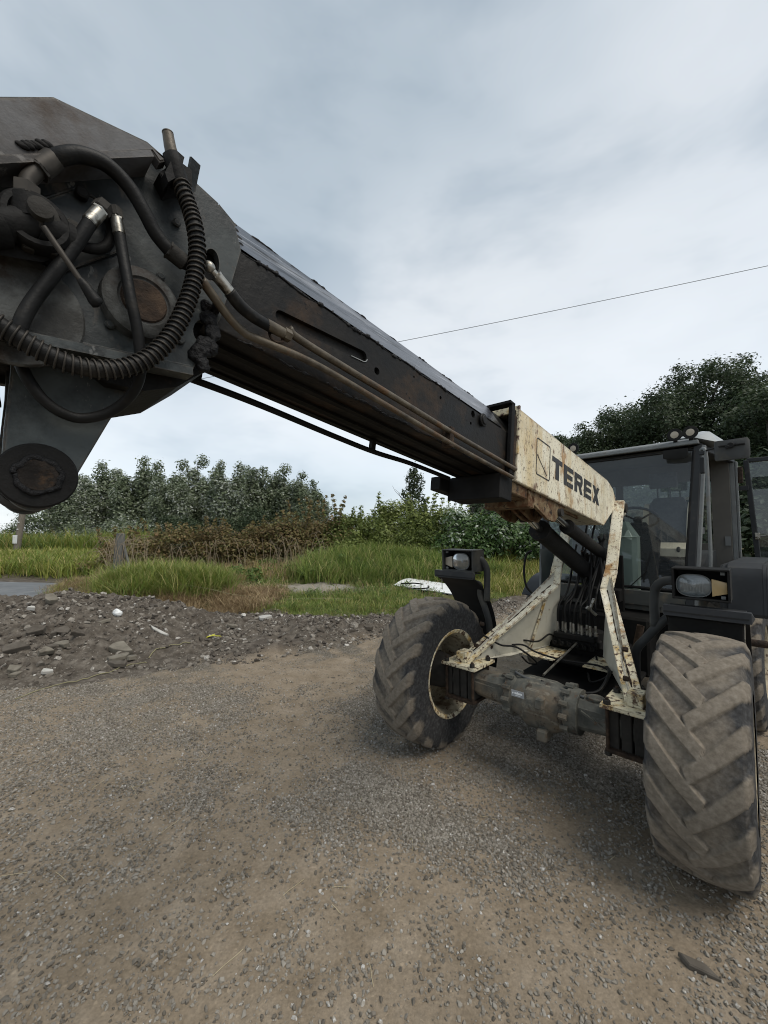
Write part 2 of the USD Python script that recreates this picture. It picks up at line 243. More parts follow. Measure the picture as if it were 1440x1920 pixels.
# tyre: dust lies on the tread (the dust primvar is 1 there and 0 on the bare side wall)
mat('tyre_rubber', {'at': ('attribute', {'attribute': 'dust'}), 'ge': ('geometry', {}), 'n': ('noise_texture', {'scale': 5.0, 'detail': 8.0, 'roughness': .6}), 'n2': ('noise_texture', {'scale': 45.0, 'detail': 5.0, 'roughness': .6}),
    'rb': ('rgb_ramp', {'ramp': [(.3, (.012, .0125, .0135)), (.5, (.024, .025, .027)), (.7, (.055, .056, .058))]}), 'rd': ('rgb_ramp', {'ramp': [(.3, (.108, .091, .070)), (.5, (.146, .124, .098)), (.7, (.186, .162, .131))]}),
    'sc': ('math', {'math_type': 'multiply_add', 'value2': 1.5, 'value3': -.75}), 'ad': ('math', {'math_type': 'add'}), 'mr': ('map_range', {'from_min': .22, 'from_max': .72, 'to_min': .05, 'to_max': 1.0, 'clamp': True}), 'mx': ('mix_color', {}),
    'b': ('bump', {'strength': .35, 'distance': .006}), 'p': ('principled_bsdf', {'roughness': .82, 'specular_ior_level': .25})},
    [('ge.position', 'n.vector'), ('ge.position', 'n2.vector'), ('n2.fac', 'rb.fac'), ('n2.fac', 'rd.fac'), ('n.fac', 'sc.value1'), ('sc.value', 'ad.value1'), ('at.fac', 'ad.value2'), ('ad.value', 'mr.value'), ('mr.result', 'mx.fac'),
     ('rb.color', 'mx.a'), ('rd.color', 'mx.b'), ('mx.result', 'p.base_color'), ('n2.fac', 'b.height'), ('b.normal', 'p.normal')], 'p.BSDF')

# ground: packed dirt with grey gravelly patches, turned soil, turf soil, pale gravel (zones are mesh primvars)
mat('ground_dirt', {'ge': ('geometry', {}),
    'n1': ('noise_texture', {'scale': .9, 'detail': 8.0, 'roughness': .62}), 'n2': ('noise_texture', {'scale': 60.0, 'detail': 5.0, 'roughness': .7}), 'n3': ('noise_texture', {'scale': 4.5, 'detail': 7.0, 'roughness': .65}), 'v': ('voronoi_texture', {'scale': 95.0}),
    'v2': ('noise_texture', {'scale': 24.0, 'detail': 4.0, 'roughness': .6}), 'rv': ('rgb_ramp', {'ramp': [(0, (.78, .78, .78)), (.5, (.98, .98, .98)), (.96, (1.1, 1.09, 1.08)), (1, (1.5, 1.48, 1.45))]}), 'rv2': ('separate_color', {'color_type': 'rgb'}),
    'rb': ('rgb_ramp', {'ramp': [(.30, (.150, .119, .084)), (.45, (.186, .150, .109)), (.6, (.218, .179, .134)), (.75, (.25, .212, .163))]}),
    'rg': ('rgb_ramp', {'ramp': [(.3, (.072, .062, .049)), (.55, (.120, .106, .086)), (.72, (.20, .182, .153))]}),
    'agr': ('attribute', {'attribute': 'gravelly'}), 'n5': ('noise_texture', {'scale': 14.0, 'detail': 5.0, 'roughness': .65}), 'gs': ('math', {'math_type': 'multiply_add', 'value2': .9, 'value3': -.45}), 'ga': ('math', {'math_type': 'add'}), 'gm': ('map_range', {'from_min': .12, 'from_max': .75, 'to_min': 0.0, 'to_max': .95, 'clamp': True}), 'mx': ('mix_color', {}),
    'mv': ('mix_color', {'blend_type': 'multiply', 'fac': .5, 'use_clamp': False}), 'mf': ('mix_color', {'blend_type': 'multiply', 'fac': .6, 'use_clamp': False}), 'rf': ('rgb_ramp', {'ramp': [(.3, (.68, .68, .69)), (.5, (1, 1, 1)), (.7, (1.3, 1.29, 1.27))]}),
    'at': ('attribute', {'attribute': 'turned'}), 'rs': ('rgb_ramp', {'ramp': [(.3, (.046, .039, .032)), (.5, (.088, .075, .062)), (.68, (.15, .132, .112))]}), 'ms': ('mix_color', {}),
    'ag': ('attribute', {'attribute': 'turf'}), 'rt': ('rgb_ramp', {'ramp': [(.3, (.040, .045, .018)), (.5, (.075, .072, .033)), (.7, (.13, .105, .055))]}), 'mt': ('mix_color', {}),
    'ap': ('attribute', {'attribute': 'pale'}), 'rp': ('rgb_ramp', {'ramp': [(.3, (.15, .137, .112)), (.7, (.29, .27, .232))]}), 'mp': ('mix_color', {}),
    'hb': ('math', {'math_type': 'multiply_add', 'value2': .35}), 'b': ('bump', {'strength': .7, 'distance': .014}), 'p': ('principled_bsdf', {'roughness': .95, 'specular_ior_level': .08})},
    [('ge.position', 'n1.vector'), ('ge.position', 'n2.vector'), ('ge.position', 'n3.vector'), ('ge.position', 'v.vector'), ('ge.position', 'v2.vector'), ('v.color', 'rv2.color'), ('rv2.r', 'rv.fac'),
     ('n3.fac', 'rb.fac'), ('n2.fac', 'rg.fac'), ('ge.position', 'n5.vector'), ('n5.fac', 'gs.value1'), ('gs.value', 'ga.value1'), ('agr.fac', 'ga.value2'), ('ga.value', 'gm.value'), ('gm.result', 'mx.fac'), ('rb.color', 'mx.a'), ('rg.color', 'mx.b'),
     ('mx.result', 'mv.a'), ('rv.color', 'mv.b'), ('n2.fac', 'rf.fac'), ('mv.result', 'mf.a'), ('rf.color', 'mf.b'),
     ('at.fac', 'ms.fac'), ('n3.fac', 'rs.fac'), ('mf.result', 'ms.a'), ('rs.color', 'ms.b'), ('ag.fac', 'mt.fac'), ('n3.fac', 'rt.fac'), ('ms.result', 'mt.a'), ('rt.color', 'mt.b'),
     ('ap.fac', 'mp.fac'), ('n2.fac', 'rp.fac'), ('mt.result', 'mp.a'), ('rp.color', 'mp.b'), ('mp.result', 'p.base_color'),
     ('n2.fac', 'hb.value1'), ('v2.fac', 'hb.value3'), ('hb.value', 'b.height'), ('b.normal', 'p.normal')], 'p.BSDF')

# ------------------------------------------------------------------ mesh helpers
cat = trimesh.util.concatenate
def tm(man):
    m = man.to_mesh(); return trimesh.Trimesh(m.vert_properties[:, :3], m.tri_verts, process=False)
def hull(pts): return trimesh.convex.convex_hull(np.asarray(pts, float))
def box(x0, x1, y0, y1, z0, z1, b=0.0):
    x0, x1 = sorted((x0, x1)); y0, y1 = sorted((y0, y1)); z0, z1 = sorted((z0, z1))
    b = min(b, .45 * min(x1 - x0, y1 - y0, z1 - z0))
    if b <= 0:
        m = trimesh.creation.box([x1 - x0, y1 - y0, z1 - z0]); m.apply_translation([(x0 + x1) / 2, (y0 + y1) / 2, (z0 + z1) / 2]); return m
    pts = []
    for sx in (0, 1):
        for sy in (0, 1):
            for sz in (0, 1):
                X = (x0, x1)[sx]; Y = (y0, y1)[sy]; Z = (z0, z1)[sz]; dx, dy, dz = (b, -b)[sx], (b, -b)[sy], (b, -b)[sz]
                pts += [(X, Y + dy, Z + dz), (X + dx, Y, Z + dz), (X + dx, Y + dy, Z)]
    return hull(pts)
def frame_at(d, up=(0, 0, 1)):
    d = np.asarray(d, float); d = d / np.linalg.norm(d); up = np.asarray(up, float)
    if abs(d @ up) > .99 * np.linalg.norm(up): up = np.array([0, 1., 0])
    x = np.cross(d, up); x /= np.linalg.norm(x); return x, np.cross(x, d), d
def bar(p, q, w, h, up=(0, 0, 1), b=0.0):
    p, q = np.asarray(p, float), np.asarray(q, float); L = np.linalg.norm(q - p); x, u, d = frame_at(q - p, up)
    m = box(-w / 2, w / 2, 0, L, -h / 2, h / 2, b); T = np.eye(4); T[:3, 0], T[:3, 1], T[:3, 2], T[:3, 3] = x, d, u, p; m.apply_transform(T)
    if np.linalg.det(T[:3, :3]) < 0: m.invert()
    return m
def spline(pts, n=12):
    pts = np.asarray(pts, float); P = np.vstack([2 * pts[0] - pts[1], pts, 2 * pts[-1] - pts[-2]]); out = []
    for i in range(1, len(P) - 2):
        t = np.linspace(0, 1, n, endpoint=False)[:, None]; a, b, c, d = P[i - 1], P[i], P[i + 1], P[i + 2]
        out.append(.5 * (2 * b + (c - a) * t + (2 * a - 5 * b + 4 * c - d) * t ** 2 + (3 * b - a - 3 * c + d) * t ** 3))
    return np.vstack(out + [pts[-1:]])
def tube(path, r, n=12, caps=True):
    path = np.asarray(path, float); N = len(path); r = np.broadcast_to(np.asarray(r, float), (N,))
    tg = np.gradient(path, axis=0); tg /= np.linalg.norm(tg, axis=1, keepdims=True)
    x, u, _ = frame_at(tg[0]); V = []; a = np.linspace(0, 2 * np.pi, n, endpoint=False)
    for i in range(N):
        x = x - tg[i] * (x @ tg[i]); x /= np.linalg.norm(x); u = np.cross(tg[i], x)
        V.append(path[i] + r[i] * (np.cos(a)[:, None] * x + np.sin(a)[:, None] * u))
    V = np.vstack(V); F = []
    i, j = np.meshgrid(np.arange(N - 1), np.arange(n), indexing='ij'); k = (j + 1) % n
    A, B, C, D = i * n + j, i * n + k, (i + 1) * n + k, (i + 1) * n + j
    F = np.vstack([np.stack([A, B, C], -1).reshape(-1, 3), np.stack([A, C, D], -1).reshape(-1, 3)])
    if caps:
        c0, c1 = len(V), len(V) + 1; V = np.vstack([V, path[0], path[-1]]); jj = np.arange(n); kk = (jj + 1) % n
        F = np.vstack([F, np.stack([np.full(n, c0), kk, jj], 1), np.stack([np.full(n, c1), (N - 1) * n + jj, (N - 1) * n + kk], 1)])
    return trimesh.Trimesh(V, F, process=False)
def rod(p, q, r, n=16, r2=None):
    return tube([p, q], [r, r if r2 is None else r2], n)
def lathe(prof, o, axis, n=32):
    """profile of (along, radius) turned about the axis through o"""
    prof = np.asarray(prof, float); x, u, d = frame_at(axis); a = np.linspace(0, 2 * np.pi, n, endpoint=False); o = np.asarray(o, float)
    V = (o + prof[:, 0, None, None] * d + prof[:, 1, None, None] * (np.cos(a)[:, None] * x + np.sin(a)[:, None] * u)[None]).reshape(-1, 3)
    N = len(prof); i, j = np.meshgrid(np.arange(N - 1), np.arange(n), indexing='ij'); k = (j + 1) % n
    A, B, C, D = i * n + j, i * n + k, (i + 1) * n + k, (i + 1) * n + j
    F = np.vstack([np.stack([A, B, C], -1).reshape(-1, 3), np.stack([A, C, D], -1).reshape(-1, 3)])
    m = trimesh.Trimesh(V, F, process=False); return m
def rev(prof, o, axis, n=32):
    prof = list(prof)
    if prof[0][1] > 1e-6: prof = [(prof[0][0], 1e-4)] + prof
    if prof[-1][1] > 1e-6: prof = prof + [(prof[-1][0], 1e-4)]
    return lathe(prof, o, axis, n)
def disc(o, axis, r, L, n=32, b=.003):
    """a round boss of length L along the axis, its rims chamfered"""
    return rev([(0, r - b), (b, r), (L - b, r), (L, r - b)], o, axis, n)
def hexnut(o, axis, r, L): return rev([(0, r), (L - .002, r), (L, r * .88)], o, axis, 6)
def prism(poly, x0, x1, b=0.0):
    """(y, z) outline between the planes x0 and x1, its face edges chamfered by b"""
    g = poly if hasattr(poly, 'geom_type') else Polygon(poly)
    g = shapely.make_valid(g)
    if g.geom_type != 'Polygon': g = max(g.geoms, key=lambda a: a.area)
    g = shapely.geometry.polygon.orient(g)
    m = trimesh.creation.extrude_polygon(g, abs(x1 - x0), engine='earcut')
    if b > 0:
        gi = g.buffer(-b, join_style='mitre')
        if gi.geom_type == 'Polygon' and not gi.is_empty and not len(g.interiors):
            a = trimesh.creation.extrude_polygon(g, abs(x1 - x0) - 2 * b, engine='earcut'); a.apply_translation([0, 0, b])
            c = trimesh.creation.extrude_polygon(gi, abs(x1 - x0), engine='earcut'); m = cat([a, c])
    V = m.vertices; lo = min(x0, x1); m.vertices = np.column_stack([V[:, 2] + lo, V[:, 0], V[:, 1]]); return m
def sprism(pix, x, x1, b=0.0):
    return prism([tuple(S(u, v, x=x)[1:]) for u, v in pix], x, x1, b)
def bprism(sh, x0, x1, b=0.0):
    g = sh if hasattr(sh, 'geom_type') else Polygon(sh)
    m = prism(g, x0, x1, b); V = m.vertices
    m.vertices = np.column_stack([V[:, 0], BY + V[:, 1] * math.cos(BP) - V[:, 2] * math.sin(BP), BZ + V[:, 1] * math.sin(BP) + V[:, 2] * math.cos(BP)]); return m
def bbox(s0, s1, h0, h1, x0, x1, b=0.0):
    m = box(x0, x1, s0, s1, h0, h1, b); V = np.array(m.vertices)
    m.vertices = np.column_stack([V[:, 0], BY + V[:, 1] * math.cos(BP) - V[:, 2] * math.sin(BP), BZ + V[:, 1] * math.sin(BP) + V[:, 2] * math.cos(BP)]); return m
def rr(m):
    """a mesh modelled in the rear frame, moved to machine coordinates"""
    m = m.copy(); m.vertices = Rm(np.array(m.vertices)); return m
def spath(pts, x):
    xs = np.broadcast_to(np.asarray(x, float), (len(pts),)); return [S(u, v, x=a) for (u, v), a in zip(pts, xs)]
def lumpy(m, amp, scale, seed=0):
    v = np.array(m.vertices); n = np.array(m.vertex_normals); m = m.copy(); m.vertices = v + n * ((meshkit.fbm(v * scale, 4, seed) - .5) * 2 * amp)[:, None]; return m
def blob(c, r, amp, scale, seed=0, sub=3):
    m = trimesh.creation.icosphere(sub); m.vertices = m.vertices * np.asarray(r, float) + np.asarray(c, float); return lumpy(m, amp, scale, seed)

# ------------------------------------------------------------------ ground
def sst(a, b, x):
    t = np.clip((np.asarray(x, float) - a) / (b - a), 0, 1); return t * t * (3 - 2 * t)
def n2(x, y, s, seed=0, o=4):
    return meshkit.fbm(np.stack([np.asarray(x, float) * s, np.asarray(y, float) * s, np.zeros_like(np.asarray(x, float)) + seed * 7.3], -1), o, seed)
def edge_y(x):        # where the packed yard ends and turned soil begins
    x = np.asarray(x, float); return np.interp(x, [-12, -6, -4.4, -3, -1.8, 0, 2.5, 3.7, 8, 20], [3.6, 4.1, 4.5, 5.3, 5.5, 6.9, 8.4, 9.6, 11.5, 13]) + .35 * (n2(x, x * 0, 1.4, 3) - .5)
def turf_y(x):        # where grass begins
    x = np.asarray(x, float); return np.interp(x, [-12, -9, -6, -3.3, -1.3, .3, 2.5, 3.8, 8, 20], [13.6, 12.2, 8.4, 8.1, 7.9, 8.1, 9.2, 10.6, 12.5, 14]) + .3 * (n2(x, x * 0, 1.1, 5) - .5)
def road_mask(x, y):  # the lane passing at the left, behind the soil heap
    return sst(-.78, -.86, x / np.maximum(y, 1)) * sst(-6, -7.5, x) * sst(8.6, 9.4, y) * (1 - sst(14.2, 15.2, y - .12 * (-x - 10)))
def G(x, y):
    x = np.asarray(x, float); y = np.asarray(y, float)
    near = np.exp(-(np.hypot(x, y) / 16) ** 2)
    z = near * (.035 * (n2(x, y, .55, 1) - .5) + .016 * (n2(x, y, 3.2, 2) - .5) + .007 * (n2(x, y, 14, 8, 2) - .5))
    rr_ = np.hypot(x - 4.5, y - 9.5); z = z + near * .022 * (meshkit.fbm(np.stack([rr_ * 2.6, rr_ * 0, rr_ * 0], -1), 3, 90) - .5) * (.4 + n2(x, y, .5, 91))
    soil = sst(-.15, .35, y - edge_y(x)) * (1 - sst(10, 16, y)) * sst(14, 11, np.abs(x))
    z = z + soil * (.24 * (n2(x, y, 1.7, 4) - .42) + .20 * (n2(x, y, 5, 6) - .5)) + .05 * soil
    turf = sst(-.1, 2.2, y - turf_y(x))
    z = z + turf * (.10 + .45 * sst(9, 20, y) * (1 - .6 * sst(-.60, -.72, x / np.maximum(y, 1)))) * (1 - road_mask(x, y)) + .1 * turf * (n2(x, y, .8, 9) - .5) * (1 - road_mask(x, y))
    z = z + .36 * np.exp(-(((x + 5.7) / 1.7) ** 2 + ((y - 9.8) / .9) ** 2)) + .22 * np.exp(-(((x + .2) / 2.4) ** 2 + ((y - 13.2) / 1.3) ** 2))
    z = z + .55 * sst(11.5, 16.5, y) * sst(-5, -1, x) * sst(9, 6, x) * (.7 + .6 * n2(x, y, .6, 19))
    z = z + .34 * np.exp(-(((x + 8.6) / 1.0) ** 2 + ((y - 10.6) / 1.3) ** 2))
    return z * (1 - .96 * road_mask(x, y))
def axis_pts(lo, hi, step, far_lo, far_hi):
    core = np.arange(lo, hi + 1e-6, step); out = [core]
    a, st, up = hi, step, []
    while a < far_hi: st *= 1.12; a += st; up.append(a)
    a, st, dn = lo, step, []
    while a > far_lo: st *= 1.12; a -= st; dn.append(a)
    return np.concatenate([dn[::-1], core, up])
def gravel_zone(x, y, thr=.47):
    rq_ = np.hypot(x - 4.5, y - 9.5); d = np.clip((n2(x, y, 1.15, 31) - thr + .04) * 6, 0, 1); d = d * np.clip((meshkit.fbm(np.stack([rq_ * 2.6, rq_ * 0, rq_ * 0], -1), 3, 90) - .38) * 5, .3, 1); return d * np.clip((n2(x, y, 5.5, 32) - .3) * 3, .25, 1)
gx = axis_pts(-6.5, 6.5, .045, -900, 900); gy = axis_pts(.6, 11.5, .045, -500, 1500)
XX, YY = np.meshgrid(gx, gy); ZZ = G(XX, YY)
def grid_mesh(XX, YY, ZZ):
    h, w = XX.shape; V = np.stack([XX, YY, ZZ], -1).reshape(-1, 3); i, j = np.meshgrid(np.arange(h - 1), np.arange(w - 1), indexing='ij'); A = i * w + j
    F = np.vstack([np.stack([A, A + 1, A + w + 1], -1).reshape(-1, 3), np.stack([A, A + w + 1, A + w], -1).reshape(-1, 3)]); return trimesh.Trimesh(V, F, process=False)
turned = sst(-.25, .3, YY - edge_y(XX) + .5 * (n2(XX, YY, 2.5, 11) - .5))
turf = sst(-.2, .5, YY - turf_y(XX) + .9 * (n2(XX, YY, 1.6, 12) - .5)) * (1 - road_mask(XX, YY))
pale = np.clip(1.25 * np.exp(-((((XX + 1.9) / 1.15) ** 2 + ((YY - 10.9) / .85) ** 2)) ** 2) + .9 * (n2(XX, YY, 2.0, 14) - .55) * np.exp(-((XX + 1.5) / 3) ** 2 - ((YY - 10) / 2) ** 2), 0, 1) * sst(.30, .62, n2(XX, YY, 2.2, 15) + .08)
tag(obj('ground', grid_mesh(XX, YY, ZZ), 'ground_dirt', smooth=True, attrs={'gravelly': gravel_zone(XX, YY).ravel(), 'turned': turned.ravel(), 'turf': turf.ravel(), 'pale': pale.ravel()}),
    'packed brown dirt yard scattered with grey gravel under the telehandler', 'ground', kind='structure')
# the lane
rx = np.concatenate([np.linspace(-60, -16, 23), np.linspace(-15.5, -7.2, 24)]); rt = np.linspace(0, 1, 9)
RX, RTT = np.meshgrid(rx, rt)
RY = 9.3 + (.02 * (-RX - 7)) + RTT * (4.1 + .10 * (-RX - 8)); RX = np.where(RX > -20, -20 + (RX + 20) * (20 - .83 * RY) / 12.8, RX); RZ = G(RX, RY) * 0 + .034 + .05 * (1 - (2 * RTT - 1) ** 2) + 0.012
tag(obj('road', grid_mesh(RX, RY, RZ), 'asphalt', smooth=True), 'grey tarmac lane passing at the left behind the soil heap', 'road', kind='structure')

# the soil heap at the left
def heap_h(x, y):
    crest = .60 * np.exp(-(((x + 6.3) / 2.6) ** 4)) * np.exp(-(((y - 6.6 - .12 * (x + 5)) / 1.05) ** 2))
    toe = .17 * np.exp(-(((x + 3.7) / 1.6) ** 2 + ((y - 6.5) / .9) ** 2)) + .30 * np.exp(-(((x + 6.0) / 2.4) ** 2 + ((y - 5.4) / .8) ** 2)) + .16 * np.exp(-(((x + 1.6) / 1.6) ** 2 + ((y - 7.1) / .55) ** 2))
    h = np.maximum(crest, 0) + toe * (1 - .5 * np.exp(-(((x + 6.3) / 2.6) ** 4)) * np.exp(-(((y - 6.6) / 1.0) ** 2)))
    return h
hx = np.linspace(-11, 1.0, 560); hy = np.linspace(3.8, 8.9, 240); HX, HY = np.meshgrid(hx, hy)
hh = heap_h(HX, HY)
def heap_z(x, y):
    h = heap_h(x, y); return G(x, y) + h + np.minimum(1, h * 5) * (.20 * (n2(x, y, 2.2, 21) - .5) + .17 * (n2(x, y, 6, 22) - .5) + .11 * (n2(x, y, 14, 23, 3) - .5) + .05 * np.abs(n2(x, y, 30, 24, 3) - .5)) - .045
HZ = heap_z(HX, HY)
tag(obj('soil_heap', grid_mesh(HX, HY, HZ), 'soil', smooth=True), 'long heap of dug brown soil and rubble between the yard and the lane', 'heap', kind='structure')
def surf(x, y):
    z = G(x, y); ins = (x > -11) & (x < 1.0) & (y > 3.8) & (y < 8.9); return np.where(ins, np.maximum(z, heap_z(x, y)), z)

def hit(u, v):
    d = sight(u, v); t = np.linspace(1.5, 16, 3000); q = EYE + d * t[:, None]; g = surf(q[:, 0], q[:, 1]); k = np.argmax(q[:, 2] < g); return q[k]

# ------------------------------------------------------------------ scattered stuff (instancers)
def instancer(name, protos, pts, which, quats, scales, mat_, label, cate):
    pi = UsdGeom.PointInstancer.Define(stage, path_for(name, None)); rel = []
    for i, (m, mt, attrs) in enumerate(protos):
        q = obj('kind', m, mt, pi.GetPrim(), smooth=False, attrs=attrs); rel.append(q.GetPath())
    pi.CreatePrototypesRel().SetTargets(rel)
    pi.CreatePositionsAttr(Vt.Vec3fArray.FromNpArray(np.asarray(pts, np.float32)) if hasattr(Vt.Vec3fArray, 'FromNpArray') else Vt.Vec3fArray.FromNumpy(np.asarray(pts, np.float32)))
    pi.CreateProtoIndicesAttr(Vt.IntArray.FromNumpy(np.asarray(which, np.int32)))
    pi.CreateOrientationsAttr(Vt.QuathArray([Gf.Quath(float(a), float(b), float(c), float(d)) for a, b, c, d in quats]))
    pi.CreateScalesAttr(Vt.Vec3fArray.FromNumpy(np.asarray(scales, np.float32)))
    tag(pi, label, cate, kind='stuff'); return pi.GetPrim()
def yawq(a, tilt=None):
    a = np.asarray(a); q = np.stack([np.cos(a / 2), np.zeros_like(a), np.zeros_like(a), np.sin(a / 2)], 1)
    if tilt is None: return q
    tx, ty = tilt; h = np.stack([np.ones_like(a), tx / 2, ty / 2, np.zeros_like(a)], 1); h /= np.linalg.norm(h, axis=1, keepdims=True)
    w1, x1, y1, z1 = h.T; w2, x2, y2, z2 = q.T
    return np.stack([w1*w2-x1*x2-y1*y2-z1*z2, w1*x2+x1*w2+y1*z2-z1*y2, w1*y2-x1*z2+y1*w2+z1*x2, w1*z2+x1*y2-y1*x2+z1*w2], 1)
def randq(n):
    q = RNG.normal(size=(n, 4)); return q / np.linalg.norm(q, axis=1, keepdims=True)
def pebble(seed):
    r = np.random.default_rng(seed); p = r.normal(size=(16, 3)); p /= np.linalg.norm(p, axis=1, keepdims=True); p *= r.uniform(.78, 1.05, (16, 1)); p *= np.array([1, r.uniform(.65, .95), r.uniform(.45, .75)]); return hull(p)
def pebble_patch(seed, n, rad, smin, smax):
    r = np.random.default_rng(seed); ms, tt = [], []
    for i in range(n):
        p = pebble(seed * 40 + i); s_ = smin + (smax - smin) * r.random() ** 2.0; p.apply_transform(trimesh.transformations.random_rotation_matrix(r.random(3))); p.apply_scale([s_, s_, s_ * .85]); a, q = r.random() * 6.28, rad * math.sqrt(r.random()); p.apply_translation([math.cos(a) * q, math.sin(a) * q, s_ * .18]); ms.append(p); tt += [r.random()] * len(p.vertices)
    return cat(ms), np.array(tt)
# gravel on the yard: more of it in the grey patches
def gravel(n, ylo, yhi, smin, smax, power, seed, thr):
    r = np.random.default_rng(seed); out = []
    while sum(len(a) for a in out) < n:
        y = ylo + (yhi - ylo) * r.random(40000) ** 1.0; x = (r.random(40000) * 2 - 1) * (yhi * 1.05 + 2.4)
        ok = (np.abs(x) < np.maximum(y, .6) * 1.06 + 2.4) & (y < edge_y(x) + .25); x, y = x[ok], y[ok]
        d = gravel_zone(x, y, thr) * .93 + .07
        k = r.random(len(x)) < d * np.clip(2.2 / np.maximum(y, .5), .25, 1); out.append(np.stack([x[k], y[k]], 1))
    p = np.vstack(out)[:n]; s = smin + (smax - smin) * r.random(n) ** power
    return p, s
ga_, _s = gravel(20500, -.8, 4.6, 1, 1, 1, 41, .46); gb_, _s = gravel(5600, 2.5, 9.0, 1, 1, 1, 42, .44)
gp = np.vstack([ga_, gb_]); n_ = len(gp); big = np.concatenate([np.zeros(len(ga_), int), np.ones(len(gb_), int)])
pp_ = [(*pebble_patch(60 + i, 20, .070, .0030, .0135),) for i in range(6)] + [(*pebble_patch(80 + i, 14, .11, .005, .012),) for i in range(4)]
instancer('gravel', [(m, 'gravel_stone', {'tint': t}) for m, t in pp_], np.column_stack([gp, G(gp[:, 0], gp[:, 1])]), np.where(big == 0, RNG.integers(0, 6, n_), 6 + RNG.integers(0, 4, n_)), yawq(RNG.random(n_) * 6.28), RNG.uniform(.8, 1.2, (n_, 1)) * np.ones((1, 3)), None,
          'loose grey gravel stones strewn in patches over the dirt yard', 'gravel')
pc, sc = gravel(3800, -.5, 7.0, .004, .021, 3.2, 43, .40); n_ = len(pc)
instancer('scattered_pebbles', [(pebble(i), 'gravel_stone', {'tint': np.full(len(pebble(i).vertices), (i + .5) / 7)}) for i in range(7)], np.column_stack([pc, G(pc[:, 0], pc[:, 1]) + sc * .15]), RNG.integers(0, 7, n_), yawq(RNG.random(n_) * 6.28, (RNG.normal(0, .25, n_), RNG.normal(0, .25, n_))),
          sc[:, None] * RNG.uniform(.8, 1.2, (n_, 3)), None, 'larger single pebbles lying apart on the dirt yard', 'pebbles')
# rubble stones on the heap and the turned soil
def rubble(n, seed):
    r = np.random.default_rng(seed); x = r.uniform(-10, 7, n * 4); y = r.uniform(3.7, 9.6, n * 4)
    ok = (y > edge_y(x) - .25) & (y < turf_y(x) + .2) & (r.random(n * 4) < np.clip((n2(x, y, 2.0, 33) - .28) * 3.2, .25, 1)); return np.stack([x[ok], y[ok]], 1)[:n]
rp = rubble(42000, 51); nr = len(rp); rs = .007 + .045 * RNG.random(nr) ** 6.5
instancer('rubble_stones', [(pebble(20 + i), 'heap_stone', {'tint': np.full(len(pebble(20 + i).vertices), (i + .5) / 7)}) for i in range(7)], np.column_stack([rp, surf(rp[:, 0], rp[:, 1]) + rs * .12]), RNG.integers(0, 7, nr), yawq(RNG.random(nr) * 6.28, (RNG.normal(0, .45, nr), RNG.normal(0, .45, nr))),
          rs[:, None] * RNG.uniform(.7, 1.35, (nr, 3)), None, 'small stones and clods covering the soil heap and turned soil', 'rubble')
# bits of straw and twig
ns = 170; sx = RNG.uniform(-3.5, 4, ns); sy = 1.0 + 5 * RNG.random(ns) ** 1.4; st_m = tube([(-.5, 0, 0), (-.1, .02, .02), (.25, -.01, .02), (.5, .03, 0)], .016, 5)
instancer('straw_bits', [(st_m, 'straw_piece', None)], np.column_stack([sx, sy, G(sx, sy) + .006]), np.zeros(ns, int), yawq(RNG.random(ns) * 6.28, (RNG.normal(0, .05, ns), RNG.normal(0, .05, ns))),
          np.column_stack([RNG.uniform(.03, .14, ns), np.full(ns, .06), np.full(ns, .06)]) , None, 'short pale straws and twigs lying on the dirt yard', 'straw')

# grasses
def tuft(seed, n, h, spread, width, lean, stem=False):
    r = np.random.default_rng(seed); V, F, T = [], [], []
    for _ in range(n):
        a, hh_ = r.random() * 6.28, h * r.uniform(.55, 1.1); b = np.array([r.normal(0, spread), r.normal(0, spread), -.03]); d = np.array([math.cos(a), math.sin(a), 0]); s = np.array([-d[1], d[0], 0]); ln = lean * r.uniform(.3, 1.5); k = len(V); t = r.random()
        for f, wf in ((0, 1), (.4, .9), (.75, .6), (1, .05)):
            c = b + d * ln * hh_ * f ** 2 + np.array([0, 0, hh_ * (f - .25 * ln * f ** 3)]); V += [c - s * width * wf / 2, c + s * width * wf / 2]; T += [t, t]
        for i in range(3): q = k + 2 * i; F += [(q, q + 1, q + 3), (q, q + 3, q + 2)]
    return trimesh.Trimesh(np.array(V), np.array(F), process=False), np.array(T)
def herb(seed, n, h, spread, size):
    r = np.random.default_rng(seed); V, F, T = [], [], []
    for _ in range(n):
        c = np.array([r.normal(0, spread), r.normal(0, spread), h * r.random() ** .8]); a = r.normal(size=3); a[2] = abs(a[2]) + .8; a /= np.linalg.norm(a); x, u, _d = frame_at(a, r.normal(size=3)); s = size * r.uniform(.6, 1.3); k = len(V); t = r.random()
        V += [c - x * s, c + u * s * .5, c + x * s, c - u * s * .5]; T += [t] * 4; F += [(k, k + 1, k + 2), (k, k + 2, k + 3)]
    return trimesh.Trimesh(np.array(V), np.array(F), process=False), np.array(T)
